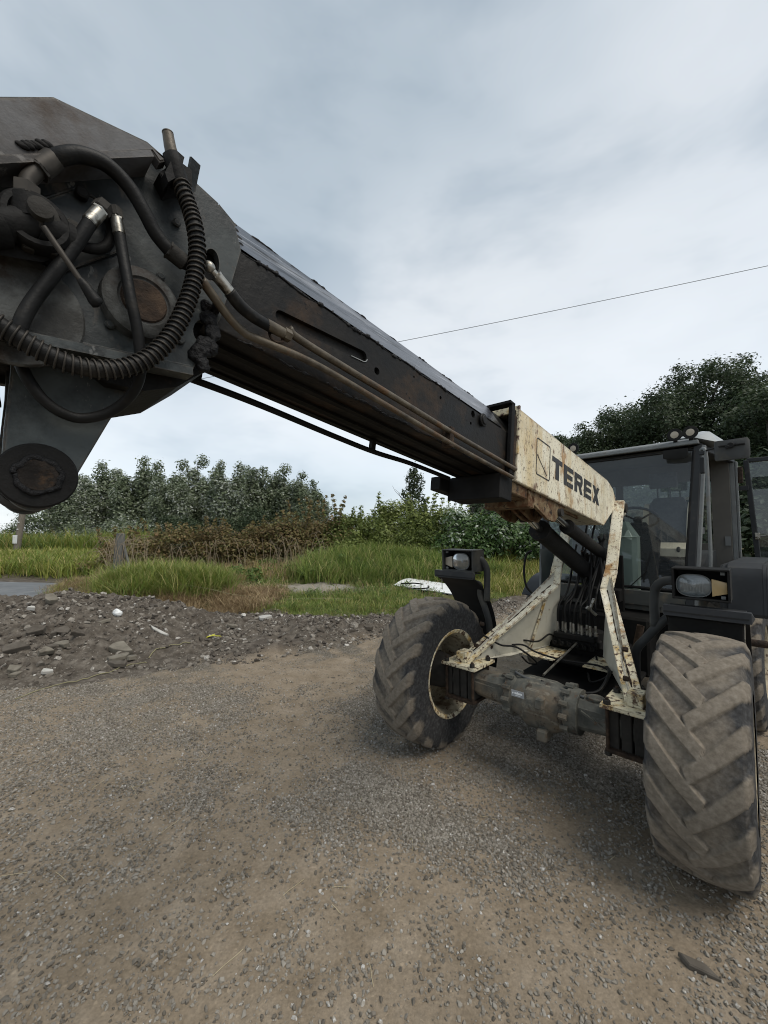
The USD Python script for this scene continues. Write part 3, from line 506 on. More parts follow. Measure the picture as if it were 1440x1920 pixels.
def sward(name, label, cate, mats, region, n, h, seed, spread=.06, width=.007, lean=.5, blades=16, hvar=.35, herbs=0.0, cond=None):
    r = np.random.default_rng(seed); x0, x1, y0, y1 = region; m = n * 6
    x = r.uniform(x0, x1, m); y = r.uniform(y0, y1, m); keep = ((y > turf_y(x) + .02) & (road_mask(x, y) < .25)) | (name == 'heap_grass')
    if cond is not None: keep &= cond(x, y, r)
    x, y = x[keep][:n], y[keep][:n]; n = len(x); pr = []
    for i in range(4): tfm, tt = tuft(seed * 10 + i, blades, 1.0, spread / h, width / h, lean); pr.append((tfm, mats[i % len(mats)], {'tint': tt}))
    k = r.integers(0, 4, n)
    if herbs > 0:
        for i in range(2): hm, tt = herb(seed * 10 + 7 + i, 26, .55, .16, .07); pr.append((hm, 'herb_leaf', {'tint': tt}))
        k = np.where(r.random(n) < herbs, 4 + r.integers(0, 2, n), k)
    s = h * (1 + hvar * r.normal(size=n)).clip(.35, 1.8) * (.7 + .6 * n2(x, y, 1.3, 60 + seed))
    z = G(x, y); ty_ = sst(0, .5, y - turf_y(x)); s = s * (.5 + .5 * ty_)
    return instancer(name, pr, np.column_stack([x, y, z]), k, yawq(r.random(n) * 6.28, (r.normal(0, .12, n), r.normal(.05, .12, n))), np.column_stack([s, s, s]), None, label, cate)
def ell(cx, cy, ax, ay, soft=.5):
    return lambda x, y, r: (((x - cx) / ax) ** 2 + ((y - cy) / ay) ** 2 + soft * (n2(x, y, 1.6, 70) - .5)) < 1
sward('tall_grass', 'tall fresh green grass on the low mound behind the soil heap', 'grass', ['grass_blade', 'grass_blade', 'grass_blade', 'meadow_blade'], (-8.0, -3.6, 8.7, 11.2), 1700, .40, 3, cond=ell(-5.75, 9.75, 1.85, 1.0), lean=.75, spread=.11, blades=22, width=.009, hvar=.45, herbs=.06)
sward('straw_grass', 'dry straw coloured grass along the foot of the green mound', 'grass', ['dry_blade'], (-6.6, -2.5, 7.9, 10.2), 1500, .21, 4, cond=lambda x, y, r: (y < 9.1 + .3 * (n2(x, y, 2, 71) - .5) + 1.0 * (x > -4.2)) & (n2(x, y, 1.5, 72) > .33), lean=1.1, spread=.09, blades=20)
sward('short_grass', 'short green grass and clover strip before the pale gravel patch', 'grass', ['grass_blade', 'grass_blade', 'meadow_blade', 'grass_blade'], (-2.9, 3.2, 7.9, 11.2), 3000, .13, 5, herbs=.5, cond=lambda x, y, r: ~((y > 9.6) & (y < 12.2) & (x / y > .05) & (x / y < .24)) & ((y < 10.0 + .5 * (n2(x, y, 1, 73) - .5)) | (x > -.2)) & (n2(x, y, 1.4, 74) > .36), lean=.8, spread=.08)
sward('rank_grass', 'long deep green grass clump in front of the bramble bank', 'grass', ['grass_blade', 'grass_blade', 'herb_leaf', 'grass_blade'], (-3.2, 3.6, 11.4, 15.2), 2800, .42, 6, cond=ell(.3, 13.3, 3.2, 1.9, 1.4), lean=.8, spread=.12, blades=22, width=.011, hvar=.5, herbs=.15)
sward('weed_patch', 'mixed weeds and nettles around the pale gravel patch', 'weeds', ['herb_leaf', 'grass_blade', 'dry_blade', 'meadow_blade'], (-4.6, 1.5, 9.5, 14.0), 1500, .26, 8, herbs=.65, cond=lambda x, y, r: (((x + 1.9) / 1.2) ** 2 + ((y - 10.9) / .8) ** 2 > .9) & (n2(x, y, 1.2, 75) > .42), lean=.7, spread=.10)
sward('meadow_grass', 'yellow green meadow grass to the right behind the front wheel', 'grass', ['meadow_blade', 'meadow_blade', 'grass_blade', 'meadow_blade'], (2.6, 13.0, 10.4, 17.5), 3600, .32, 9, lean=.6, spread=.11, blades=20, width=.012)
sward('verge_grass', 'long yellow green grass on the verge beyond the lane', 'grass', ['meadow_blade', 'meadow_blade', 'grass_blade', 'meadow_blade'], (-42, -7.0, 13.0, 24), 6500, .40, 10, lean=.6, spread=.2, blades=24, width=.022, cond=lambda x, y, r: (y > 14.6 + .12 * (-x - 10)) & (np.abs(x) < y * 1.15) & (x / y < -.66 + .04 * (n2(x, y, 1.0, 77) - .5)))
sward('verge_growth', 'tall rank growth at the back of the verge below the willows', 'grass', ['meadow_blade', 'grass_blade', 'meadow_blade', 'herb_leaf'], (-42, -9.0, 23.5, 29), 4200, 1.05, 14, lean=.5, spread=.25, blades=24, width=.03, herbs=.25, cond=lambda x, y, r: (x / y < -.62) & (np.abs(x) < y * 1.15))
sward('dead_grass', 'bleached dead stalks between the mound and the brambles', 'grass', ['dry_blade', 'dry_blade', 'meadow_blade', 'dry_blade'], (-9.5, -2.4, 10.6, 14.0), 800, .42, 11, lean=.35, spread=.12, blades=14, width=.008, cond=lambda x, y, r: n2(x, y, .9, 76) > .40)
sward('heap_grass', 'brown tangled dead grass behind the crest of the soil heap', 'grass', ['dry_blade', 'dry_blade', 'dry_blade', 'meadow_blade'], (-10.5, -6.0, 7.6, 13.0), 1600, .30, 12, lean=1.0, spread=.1, blades=18, cond=lambda x, y, r: (x / y > -.87) & (x / y < -.66))

# ------------------------------------------------------------------ shrubs and trees
def leaves(centres, size, r, up=.35, aspect=.55, droop=0.0, outward=None):
    """a rhombic leaf (two triangles, slightly folded) at every centre"""
    n = len(centres); nrm = r.normal(size=(n, 3)); nrm[:, 2] = np.abs(nrm[:, 2]) + up
    if outward is not None: nrm = nrm * .6 + outward * 1.0
    nrm /= np.linalg.norm(nrm, axis=1, keepdims=True); t = r.normal(size=(n, 3)); t[:, 2] -= droop; t -= nrm * (t * nrm).sum(1, keepdims=True); t /= np.linalg.norm(t, axis=1, keepdims=True); b = np.cross(nrm, t)
    s = (size * r.uniform(.6, 1.35, n))[:, None]
    V = np.stack([centres - t * s, centres + b * s * aspect + nrm * s * .12, centres + t * s, centres - b * s * aspect + nrm * s * .12], 1).reshape(-1, 3)
    k = np.arange(n)[:, None] * 4; F = np.concatenate([k + [[0, 2, 1]], k + [[0, 3, 2]]]); return V, F
def foliage(clumps, per, size, seed, up=.35, aspect=.55, shell=.5, tint_lo=0.0, droop=0.0):
    """leaves through the volume of clumps ((centre), (radii)); more of them near the skin"""
    r = np.random.default_rng(seed); C, T, O = [], [], []
    for (c, rad) in clumps:
        c = np.asarray(c, float); rad = np.asarray(rad, float); k = int(per * (rad[0] * rad[1] + rad[0] * rad[2] + rad[1] * rad[2]) / 3)
        d = r.normal(size=(k, 3)); d /= np.linalg.norm(d, axis=1, keepdims=True); f = (shell + (1.08 - shell) * r.random(k)) * (1 + .22 * r.normal(size=k) * (r.random(k) < .25))
        C.append(c + d * rad * f[:, None]); T.append(np.clip(r.random() * .35 + r.random(k) * .65, 0, 1)); O.append(d)
    C = np.vstack(C); T = np.concatenate(T); O = np.vstack(O); V, F = leaves(C, size, r, up, aspect, droop, outward=O); return trimesh.Trimesh(V, F, process=False), np.repeat(T, 4)
def limb(p, q, r0, r1, seed, n=7):
    r = np.random.default_rng(seed); p, q = np.asarray(p, float), np.asarray(q, float); t = np.linspace(0, 1, n)[:, None]; w = p + (q - p) * t + r.normal(0, .03 * np.linalg.norm(q - p), (n, 3)) * np.sin(np.pi * t); return tube(w, np.linspace(r0, r1, n), 7)
def make_poplar(seed, h):
    """a silvery, upright, many stemmed crown"""
    r = np.random.default_rng(seed); cl = []; lm = []
    for k in range(7):
        a = k * 2.4 + r.random(); rad = (.05 + .17 * r.random()) * h; top = h * r.uniform(.72, 1.0) * (1 - .5 * rad / h); base = np.array([math.cos(a) * rad * .5, math.sin(a) * rad * .5, h * .12])
        tip = np.array([math.cos(a) * rad, math.sin(a) * rad, top]); lm.append(limb((0, 0, h * .04), tip * .95, h * .011, h * .003, seed * 9 + k))
        for j in range(9):
            f = (j + .5) / 9; c = base + (tip - base) * f + r.normal(0, .022 * h, 3); w = h * (.034 + .075 * (math.sin(math.pi * min(1, f * .88 + .10)) ** .8)) * r.uniform(.75, 1.2); cl.append((c, (w, w, w * 1.25)))
    m, t = foliage(cl, 520 * 12 / h * 1.0, .095, seed, up=.2, shell=.35, droop=.6); return cat(lm), m, t
def make_oak(seed, h, spread):
    r = np.random.default_rng(seed); cl = []; lm = [limb((0, 0, -.2), (0, 0, h * .5), h * .024, h * .013, seed)]
    for k in range(46):
        a = r.random() * 6.28; f = r.random() ** .6; z = h * (.24 + .68 * r.random() ** .8); env = math.sqrt(max(.06, 1 - ((z / h - .58) / .46) ** 2)); rad = spread * env * f
        c = np.array([math.cos(a) * rad, math.sin(a) * rad, z]); w = h * r.uniform(.065, .125); cl.append((c, (w * 1.15, w * 1.15, w * .8)))
        for j in range(4):
            d = r.normal(size=3); d /= np.linalg.norm(d); cl.append((c + d * w * 1.0, (w * .5, w * .5, w * .4)))
        if k % 2 == 0: lm.append(limb((0, 0, h * r.uniform(.2, .5)), c, h * .009, h * .003, seed * 5 + k))
    m, t = foliage(cl, 560, .085, seed, up=.5, shell=.35, aspect=.6); return cat(lm), m, t
def make_bush(seed, w, d, h, per, size, arch=0.0, n=16):
    r = np.random.default_rng(seed); cl = []; st = []
    for k in range(n):
        x = r.uniform(-.5, .5) * w; y = r.uniform(-.5, .5) * d; env = math.sqrt(max(.1, 1 - (2 * x / w) ** 2 * .8 - (2 * y / d) ** 2 * .5)); z = h * env * r.uniform(.25, .86); q = h * r.uniform(.13, .24); cl.append(((x, y, z), (q * 1.35, q * 1.2, q)))
        if k % 2 == 0: st.append(limb((x * .5, y * .5, -.05), (x, y, z), .012, .004, seed * 3 + k, 5))
    for k in range(int(arch)):
        x = r.uniform(-.45, .45) * w; a = r.random() * 6.28; z0 = h * r.uniform(.6, .95); p = np.array([x, r.uniform(-.4, .3) * d, z0 * .7]); L = r.uniform(.3, .7); tip = p + np.array([math.cos(a) * L * .6, math.sin(a) * L * .3, h * .45]); st.append(limb(p, tip, .006, .002, seed * 7 + k, 6))
        for f in np.linspace(.3, 1, 5): cl.append((p + (tip - p) * f, (.09, .09, .08)))
    m, t = foliage(cl, per, size, seed, up=.6, shell=.3); return cat(st), m, t
def plant(name, parts, names, mats, loc, rz, label, cate, group=None, scale=None):
    t = empty(name); place(t, loc, rz, scale); st0 = obj(names[0], parts[0], mats[0], t, smooth=True); tag(st0, kind='stuff' if names[0] == 'stem' else None); group = group or {'willow_bush': 'willow bushes at the foot of the poplars', 'broadleaf_tree': 'dark broadleaf trees behind the cab', 'hedge_bush': 'hedge bushes behind the cab', 'bramble_bush': 'brambles on the bank', 'laurel_bush': 'glossy leafed bushes behind the machine', 'nettle_clump': 'leafy weed clumps beside the grass mound'}.get(name); obj(names[1], parts[1], mats[1], t, attrs={'tint': parts[2]}); tag(t, label, cate, group); return t
def at_depth(u, y, z=None):
    x = (u - 720) / FPX * y; return (x, y, (G(x, y) if z is None else z) - .05)
# silver poplars beyond the lane
pops = [make_poplar(101, 7.6), make_poplar(102, 7.6), make_poplar(103, 7.6)]
row = [  # picture column, distance, height, kind, turn, label
    (128, 30, 6.6, 0, .3, 'shorter silver poplar partly hidden behind the boom head pin plate'),
    (192, 33, 8.1, 1, 1.3, 'silver poplar rising just right of the boom head pin plate'),
    (262, 32, 7.9, 2, 2.2, 'narrow pointed silver poplar second from the boom head'),
    (318, 30, 6.3, 1, 4.0, 'low leafy silver poplar in the dip between two taller ones'),
    (368, 33, 8.0, 0, 3.1, 'broad silver poplar, tallest in the middle of the row'),
    (430, 31, 7.3, 2, .9, 'silver poplar right of the tallest one in the row'),
    (482, 33, 7.6, 1, 5.2, 'silver poplar with twin pointed tops below the boom'),
    (538, 33, 7.2, 0, 1.9, 'silver poplar second from the right end of the row'),
    (580, 31, 5.9, 2, 4.4, 'shorter silver poplar at the right end of the row')]
psrc = {}
for u, y, h, k, rz, lb in row:
    s = h / 7.6
    if k not in psrc:
        psrc[k] = plant('poplar_tree', pops[k], ('trunk', 'crown'), ('bark', 'poplar_leaf'), at_depth(u, y), rz, lb, 'tree', 'silver poplars beyond the lane', (s * 1.12, s * 1.12, s))
        continue
    o = copy_of(psrc[k], 'poplar_tree', at_depth(u, y), rz, (s * 1.12, s * 1.12, s))
    tag(o, lb, 'tree', 'silver poplars beyond the lane')
for i, (u, y, w, h, lb) in enumerate([(70, 28, 5.0, 3.4, 'whitish willow bush beside the utility pole'), (165, 27, 4.6, 2.9, 'whitish willow bush at the left foot of the poplars'), (250, 27.5, 4.2, 2.6, 'low pale willow bush beneath the pointed poplar'), (345, 28, 4.4, 3.0, 'dark leafy shrub below the tallest poplar'), (470, 28, 4.2, 3.3, 'pale grey willow bush right of the dark shrub'), (555, 28, 3.6, 2.7, 'small pale willow bush near the right end of the poplars'), (636, 30, 2.4, 2.5, 'thin grey sapling standing alone right of the poplars')]):
    plant('willow_bush', make_bush(200 + i, w, 2.2, h, 420, .085, n=22), ('stem', 'foliage'), ('bark', 'oak_leaf' if 'dark' in lb else 'poplar_leaf'), at_depth(u, y), 0, lb, 'bush')
# dark broadleaf trees at the right, behind the cab
for i, (u, y, h, sp, lb) in enumerate([(1135, 27, 8.8, 3.0, 'dark broadleaf tree at the left end of the clump behind the cab'), (1288, 26, 12.6, 4.6, 'tallest dark broadleaf tree with sky showing through, above the cab roof'), (1425, 23, 9.5, 4.4, 'dark broadleaf tree at the right above the open cab door'), (1490, 17, 7.8, 2.8, 'nearer dark tree just reaching the right edge of the picture'), (1052, 33, 9.3, 2.6, 'small distant dark tree left of the cab roof')]):
    plant('broadleaf_tree', make_oak(301 + i, h, sp), ('trunk', 'crown'), ('bark', 'oak_leaf'), at_depth(u, y), i * 1.1, lb, 'tree')
for i, (u, y, w, h, lb) in enumerate([(1110, 23, 7, 4.6, 'dark hedge bush seen through the windscreen'), (1250, 21, 7, 5.0, 'tall dark hedge bush behind the cab'), (1370, 18, 6, 5.4, 'dark leafy hedge bush seen through the open doorway'), (1450, 15, 5, 4.6, 'dark leafy hedge bush behind the open door glass')]):
    plant('hedge_bush', make_bush(330 + i, w, 3, h, 340, .12, n=26), ('stem', 'foliage'), ('bark', 'oak_leaf'), at_depth(u, y), 0, lb, 'bush')
# bramble bank
brs = [(258, 15.6, 2.6, 1.35, 'd', 'rust brown bramble beside the old fence post'), (345, 16.2, 2.8, 1.5, 'd', 'rust brown bramble behind the green mound'), (435, 16.4, 2.8, 1.55, 'd', 'rust brown bramble in the middle of the bank'), (520, 16.6, 2.8, 1.75, 'd', 'brown bramble with green shoots near the bank rise'), (596, 17.0, 2.8, 2.05, 'd', 'brown and green bramble where the bank rises'),
       (668, 17.2, 3.0, 1.95, 'g', 'green bramble left of the lone conifer'), (752, 17.6, 3.2, 2.45, 'g', 'highest green bramble below the lone conifer'), (835, 17.4, 3.0, 2.2, 'g', 'green bramble right of the lone conifer'), (905, 16.6, 2.6, 1.6, 'g', 'green bramble beneath the boom bracket'), (700, 15.6, 3.2, 1.5, 'g', 'low green bramble in front of the highest one'), (802, 15.4, 2.8, 1.45, 'g', 'low green bramble left of the right headlight')]
for i, (u, y, w, h, k, lb) in enumerate(brs):
    plant('bramble_bush', make_bush(400 + i, w, 2.0, h * (.92 if k == 'g' else 1.15), 1500, .060, arch=12, n=34), ('stem', 'foliage'), ('bark', 'bramble_leaf' if k == 'g' else 'dry_bramble_leaf'), at_depth(u, y), 0, lb, 'bramble')
for i, (u, y, w, h, lb) in enumerate([(868, 14.9, 2.4, 1.75, 'glossy leafed bush left of the lift cylinders'), (945, 14.7, 2.6, 1.85, 'glossy leafed bush with pale leaf undersides behind the lift cylinders'), (1020, 14.9, 2.4, 1.7, 'glossy leafed bush behind the right cab handle')]):
    plant('laurel_bush', make_bush(430 + i, w, 1.8, h * 1.1, 1300, .07, n=32), ('stem', 'foliage'), ('bark', 'laurel_leaf'), at_depth(u, y), 0, lb, 'bush')
for i, (u, y, w, h, lb) in enumerate([(458, 11.3, 1.2, .75, 'dark green nettle clump at the right end of the grass mound'), (478, 10.7, .8, .5, 'small leafy weed clump between the mound and the pale gravel'), (540, 12.6, 1.4, .6, 'leafy weeds at the left foot of the bank'), (585, 12.2, 1.0, .45, 'low weeds just behind the pale gravel patch'), (650, 12.6, 1.6, .65, 'broad leafy weeds in the long grass of the bank'), (715, 13.2, 1.5, .6, 'leafy weeds below the bank, left of the white panel'), (775, 13.0, 1.3, .5, 'leafy weeds right behind the white panel'), (505, 13.6, 1.3, .6, 'dry leafy weeds between brambles and pale gravel')]):
    plant('nettle_clump', make_bush(470 + i, w, .9, h, 1500, .05, n=16), ('stem', 'foliage'), ('bark', 'herb_leaf'), at_depth(u, y), 0, lb, 'weeds')
# the lone small tree above the brambles
cfr = np.random.default_rng(77); cl = []
for k in range(46):
    f = k / 46; a = k * 2.4; w = 1.45 * (1 - f) ** .55 * cfr.uniform(.35, 1.0); cl.append(((math.cos(a) * w * .75, math.sin(a) * w * .75, 2.0 + 3.0 * f), (.30 - .1 * f, .30 - .1 * f, .32)))
m_, t_ = foliage(cl, 900, .07, 78, up=.1, shell=.2)
lt = plant('conifer_tree', (cat([limb((0, 0, -.2), (0, 0, 5.1), .09, .02, 1)] + [limb((0, 0, 2.6), (-1.15 + .15 * k, .1, 4.1 - .2 * k), .02, .006, 5 + k) for k in range(4)]), m_, t_), ('trunk', 'crown'), ('bark', 'conifer_leaf'), at_depth(776, 21, .25), 0, 'small dark conifer standing alone above the bramble bank', 'tree')
plant('thorn_bush', make_bush(450, 1.6, 1.2, 3.2, 520, .075, n=16), ('stem', 'foliage'), ('bark', 'oak_leaf'), at_depth(903, 19.5), 0, 'dark thorn bush growing against the brown cabin', 'bush')

# ------------------------------------------------------------------ things in the landscape
cb = empty('cabin'); tag(cb, 'small brown cabin with a dark framed window behind the brambles', 'cabin')
cx, cy = (930 - 720) / FPX * 21.5, 21.5
obj('wall', cat([box(cx - .95, cx + 1.6, cy, cy + 2.2, 2.15, 3.35, .02)]), 'cabin_wood', cb); obj('lower_wall', box(cx - .9, cx + 1.55, cy + .05, cy + 2.1, 0, 2.0), 'cabin_blue', cb)
obj('ledge', box(cx - 1.05, cx + 1.7, cy - .18, cy + 2.3, 2.0, 2.15, .02), 'cabin_wood', cb); obj('roof', box(cx - 1.05, cx + 1.7, cy - .12, cy + 2.3, 3.35, 3.48, .02), 'cabin_wood', cb)
wf = obj('window', cat([box(cx - .62, cx + .12, cy - .04, cy, 3.12, 3.2), box(cx - .62, cx + .12, cy - .04, cy, 2.35, 2.43), box(cx - .62, cx - .54, cy - .04, cy, 2.43, 3.12), box(cx + .04, cx + .12, cy - .04, cy, 2.43, 3.12)]), 'cabin_wood', cb)
obj('pane', box(cx - .54, cx + .04, cy - .015, cy - .005, 2.43, 3.12), 'dark_pane', wf)
# utility pole and its wire
pb_ = np.array([(-21.4), 22.7, 0.0]); ptop = np.array([-20.35, 22.7, 9.2])
up_ = empty('utility_pole'); tag(up_, 'leaning wooden utility pole with a white notice beyond the lane', 'pole')
obj('shaft', tube(np.linspace(pb_ - [0, 0, .4], ptop, 12), np.linspace(.17, .12, 12), 16), 'pole_wood', up_, smooth=40)
def polept(z): return pb_ + (ptop - pb_) * (z / 9.2)
q = polept(1.35); obj('notice', box(q[0] - .13, q[0] + .13, q[1] - .185, q[1] - .175, 1.13, 1.62), 'white_plastic', up_)
for zz in (2.35, 1.95): q = polept(zz); obj('staple_plate', box(q[0] + .0, q[0] + .09, q[1] - .18, q[1] - .165, zz - .03, zz + .03), 'white_plastic', up_)
q = polept(.45); obj('marker_sleeve', cat([rod((q[0] - .2, q[1] - .1, .1), (q[0] - .19, q[1] - .1, .66), .05)]), 'white_plastic', up_)
wend = Wd(1520, 481, 16); wp = [ptop + (wend - ptop) * t - np.array([0, 0, 1.0]) * .75 * 4 * max(0, t * (1 - t)) * .35 for t in np.linspace(0, 2.6, 80)]
wmid = Wd(740, 630, ptop[1] + (wend[1] - ptop[1]) * .55)
tag(obj('overhead_wire', tube(wp, .012, 6), 'cable', smooth=True), 'thin overhead wire crossing the grey sky above the boom', 'wire')
sk = []; r_ = np.random.default_rng(44)
for k in range(75):
    u = r_.uniform(225, 620); y = r_.uniform(13.6, 15.4); x = (u - 720) / FPX * y; z0 = float(G(np.array([x]), np.array([y]))[0]); a = r_.uniform(-1, 1); h = r_.uniform(.5, 1.25)
    sk.append(tube(spline([(x, y, z0), (x + .1 * a, y, z0 + h * .6), (x + .35 * a, y + r_.normal(0, .1), z0 + h), (x + .6 * a, y, z0 + h * r_.uniform(.75, 1.05))], 4), np.linspace(.009, .004, 13), 5))
tag(obj('bramble_stalks', cat(sk), 'dry_stalk', smooth=True), 'bare pale stalks arching out of the rust brown brambles', 'stalks', kind='stuff')
sk = []
for k in range(60):
    u = r_.uniform(205, 262); y = r_.uniform(10.9, 11.6); x = (u - 720) / FPX * y; z0 = .7 + r_.random() * .9; a = r_.normal(0, 1); sk.append(tube(spline([(x, y, z0 - .5), (x + .1 * a, y, z0), (x + .3 * a, y + .1, z0 + r_.uniform(-.1, .3)), (x + .45 * a, y, z0 + r_.uniform(-.3, .1))], 4), np.linspace(.008, .003, 13), 5))
tag(obj('post_tangle', cat(sk), 'dry_stalk', smooth=True), 'tangle of dry creeper round the old fence post', 'creeper', kind='stuff')
# old fence post
fp = Wg(222, 1066, .28); fpz = 1.28
pv_ = empty('fence_post'); tag(pv_, 'short weathered wooden fence post at the left of the brambles', 'post')
fx, fy = (222 - 720) / FPX * 11.2, 11.2; r_ = np.random.default_rng(4)
obj('shaft', lumpy(tube(np.array([(fx, fy, -.1), (fx + .02, fy, .5), (fx + .05, fy, 1.1), (fx + .09, fy, 1.72)]), [.135, .125, .12, .105], 10), .025, 5, 3), 'post_wood', pv_, smooth=35)
obj('strut', rod((fx + .52, fy - .1, .45), (fx + .16, fy, 1.45), .035, 8), 'post_wood', pv_)
# white sheet lying in the grass with a dark cable over it
A, B, C_, D = [hit(u, v) + np.array([0, 0, l]) for u, v, l in ((768, 1094, .16), (872, 1111, .16), (880, 1126, .10), (738, 1104, .10))]
u_ = np.linspace(0, 1, 26); v_ = np.linspace(0, 1, 9); UU, VV = np.meshgrid(u_, v_)
P_ = (A[None, None] * ((1 - UU) * (1 - VV))[..., None] + B[None, None] * (UU * (1 - VV))[..., None] + C_[None, None] * (UU * VV)[..., None] + D[None, None] * ((1 - UU) * VV)[..., None])
P_[..., 2] += .008 * np.sin(UU * 55) * (UU < .45) + .04 * np.sin(VV * 3.14)
top = P_.copy(); bot = P_.copy(); bot[..., 2] -= .02
sheet = cat([grid_mesh(top[..., 0], top[..., 1], top[..., 2]), grid_mesh(bot[..., 0], bot[..., 1], bot[..., 2])])
tag(obj('plastic_sheet', sheet, 'white_plastic', smooth=35), 'long white plastic panel lying in the grass behind the right front wheel', 'sheet')
lp = [hit(u, v + 5) + np.array([0, 0, .17]) for u, v, d in [(752, 1101, 11.0), (780, 1101, 11.1), (800, 1104, 10.95), (804, 1109, 10.8), (795, 1111, 10.7), (775, 1111, 10.6)]]
tag(obj('loose_cable', tube(spline(lp), .016, 8), 'rubber', smooth=True), 'dark cable loop lying on the white panel in the grass', 'cable')
wb = hit(988, 1104); tag(obj('plank', bar(wb + [-.35, .05, .02], wb + [.35, -.05, .08], .12, .03, b=.004), 'white_slab'), 'short whitish board lying on the soil below the cab handle', 'board')
# rope, string and scraps
rp_ = [Wd(u, v, (0 + 1) * d) for u, v, d in [(30, 1312, 4.05), (90, 1291, 4.35), (150, 1277, 4.6), (215, 1259, 4.95), (262, 1247, 5.2)]]
def drape(pts, lift=.012):
    p = spline(pts, 10); p[:, 2] = surf(p[:, 0], p[:, 1]) + lift; return p
tag(obj('rope', tube(drape([hit(u, v) for u, v in [(28, 1313), (90, 1291), (150, 1277), (215, 1258), (240, 1249), (275, 1244)]]), .005, 8), 'rope_fibre', smooth=True), 'faded yellow rope trailing along the foot of the soil heap', 'rope')
rq = [hit(u, v) for u, v, z in [(279, 1236, .1), (288, 1224, .12), (310, 1216, .12), (335, 1211, .12), (357, 1207, .12)]]
tag(obj('rope', tube(drape(rq, .015), .006, 8), 'rope_fibre', smooth=True), 'pale yellow rope end curving up from the broken slab', 'rope')
sg = [Wd(u, v, d) for u, v, d in [(215, 1100, 9.6), (300, 1092, 9.2), (385, 1103, 9.0), (440, 1115, 8.9), (520, 1123, 9.0), (620, 1122, 9.2), (700, 1125, 9.4), (760, 1129, 9.6)]]
tag(obj('string_line', tube(spline(sg, 8), .005, 6), 'rope_fibre', smooth=True), 'thin yellow string line stretched across the grass mound', 'string')
ys = hit(398, 1199); rs_ = np.random.default_rng(9)
sc_ = [bar(ys + np.array([-.13, 0, .02]), ys + np.array([.02, .03, .07]), .05, .008), bar(ys + np.array([-.02, .02, .05]), ys + np.array([.13, .0, .05]), .035, .008, up=(0, .5, 1)), bar(ys + np.array([.08, .0, .05]), ys + np.array([.12, -.02, -.01]), .03, .008)]
tag(obj('plastic_scrap', cat(sc_), 'yellow_plastic'), 'crumpled bright yellow plastic scrap on the turned soil', 'litter')
wbz = hit(220, 1152) - np.array([0, 0, .04]); tag(obj('plastic_bag', blob(wbz + np.array([0, 0, .06]), (.065, .05, .06), .035, 14, 3), 'white_plastic', smooth=50), 'small white plastic bag at the right shoulder of the soil heap', 'litter')

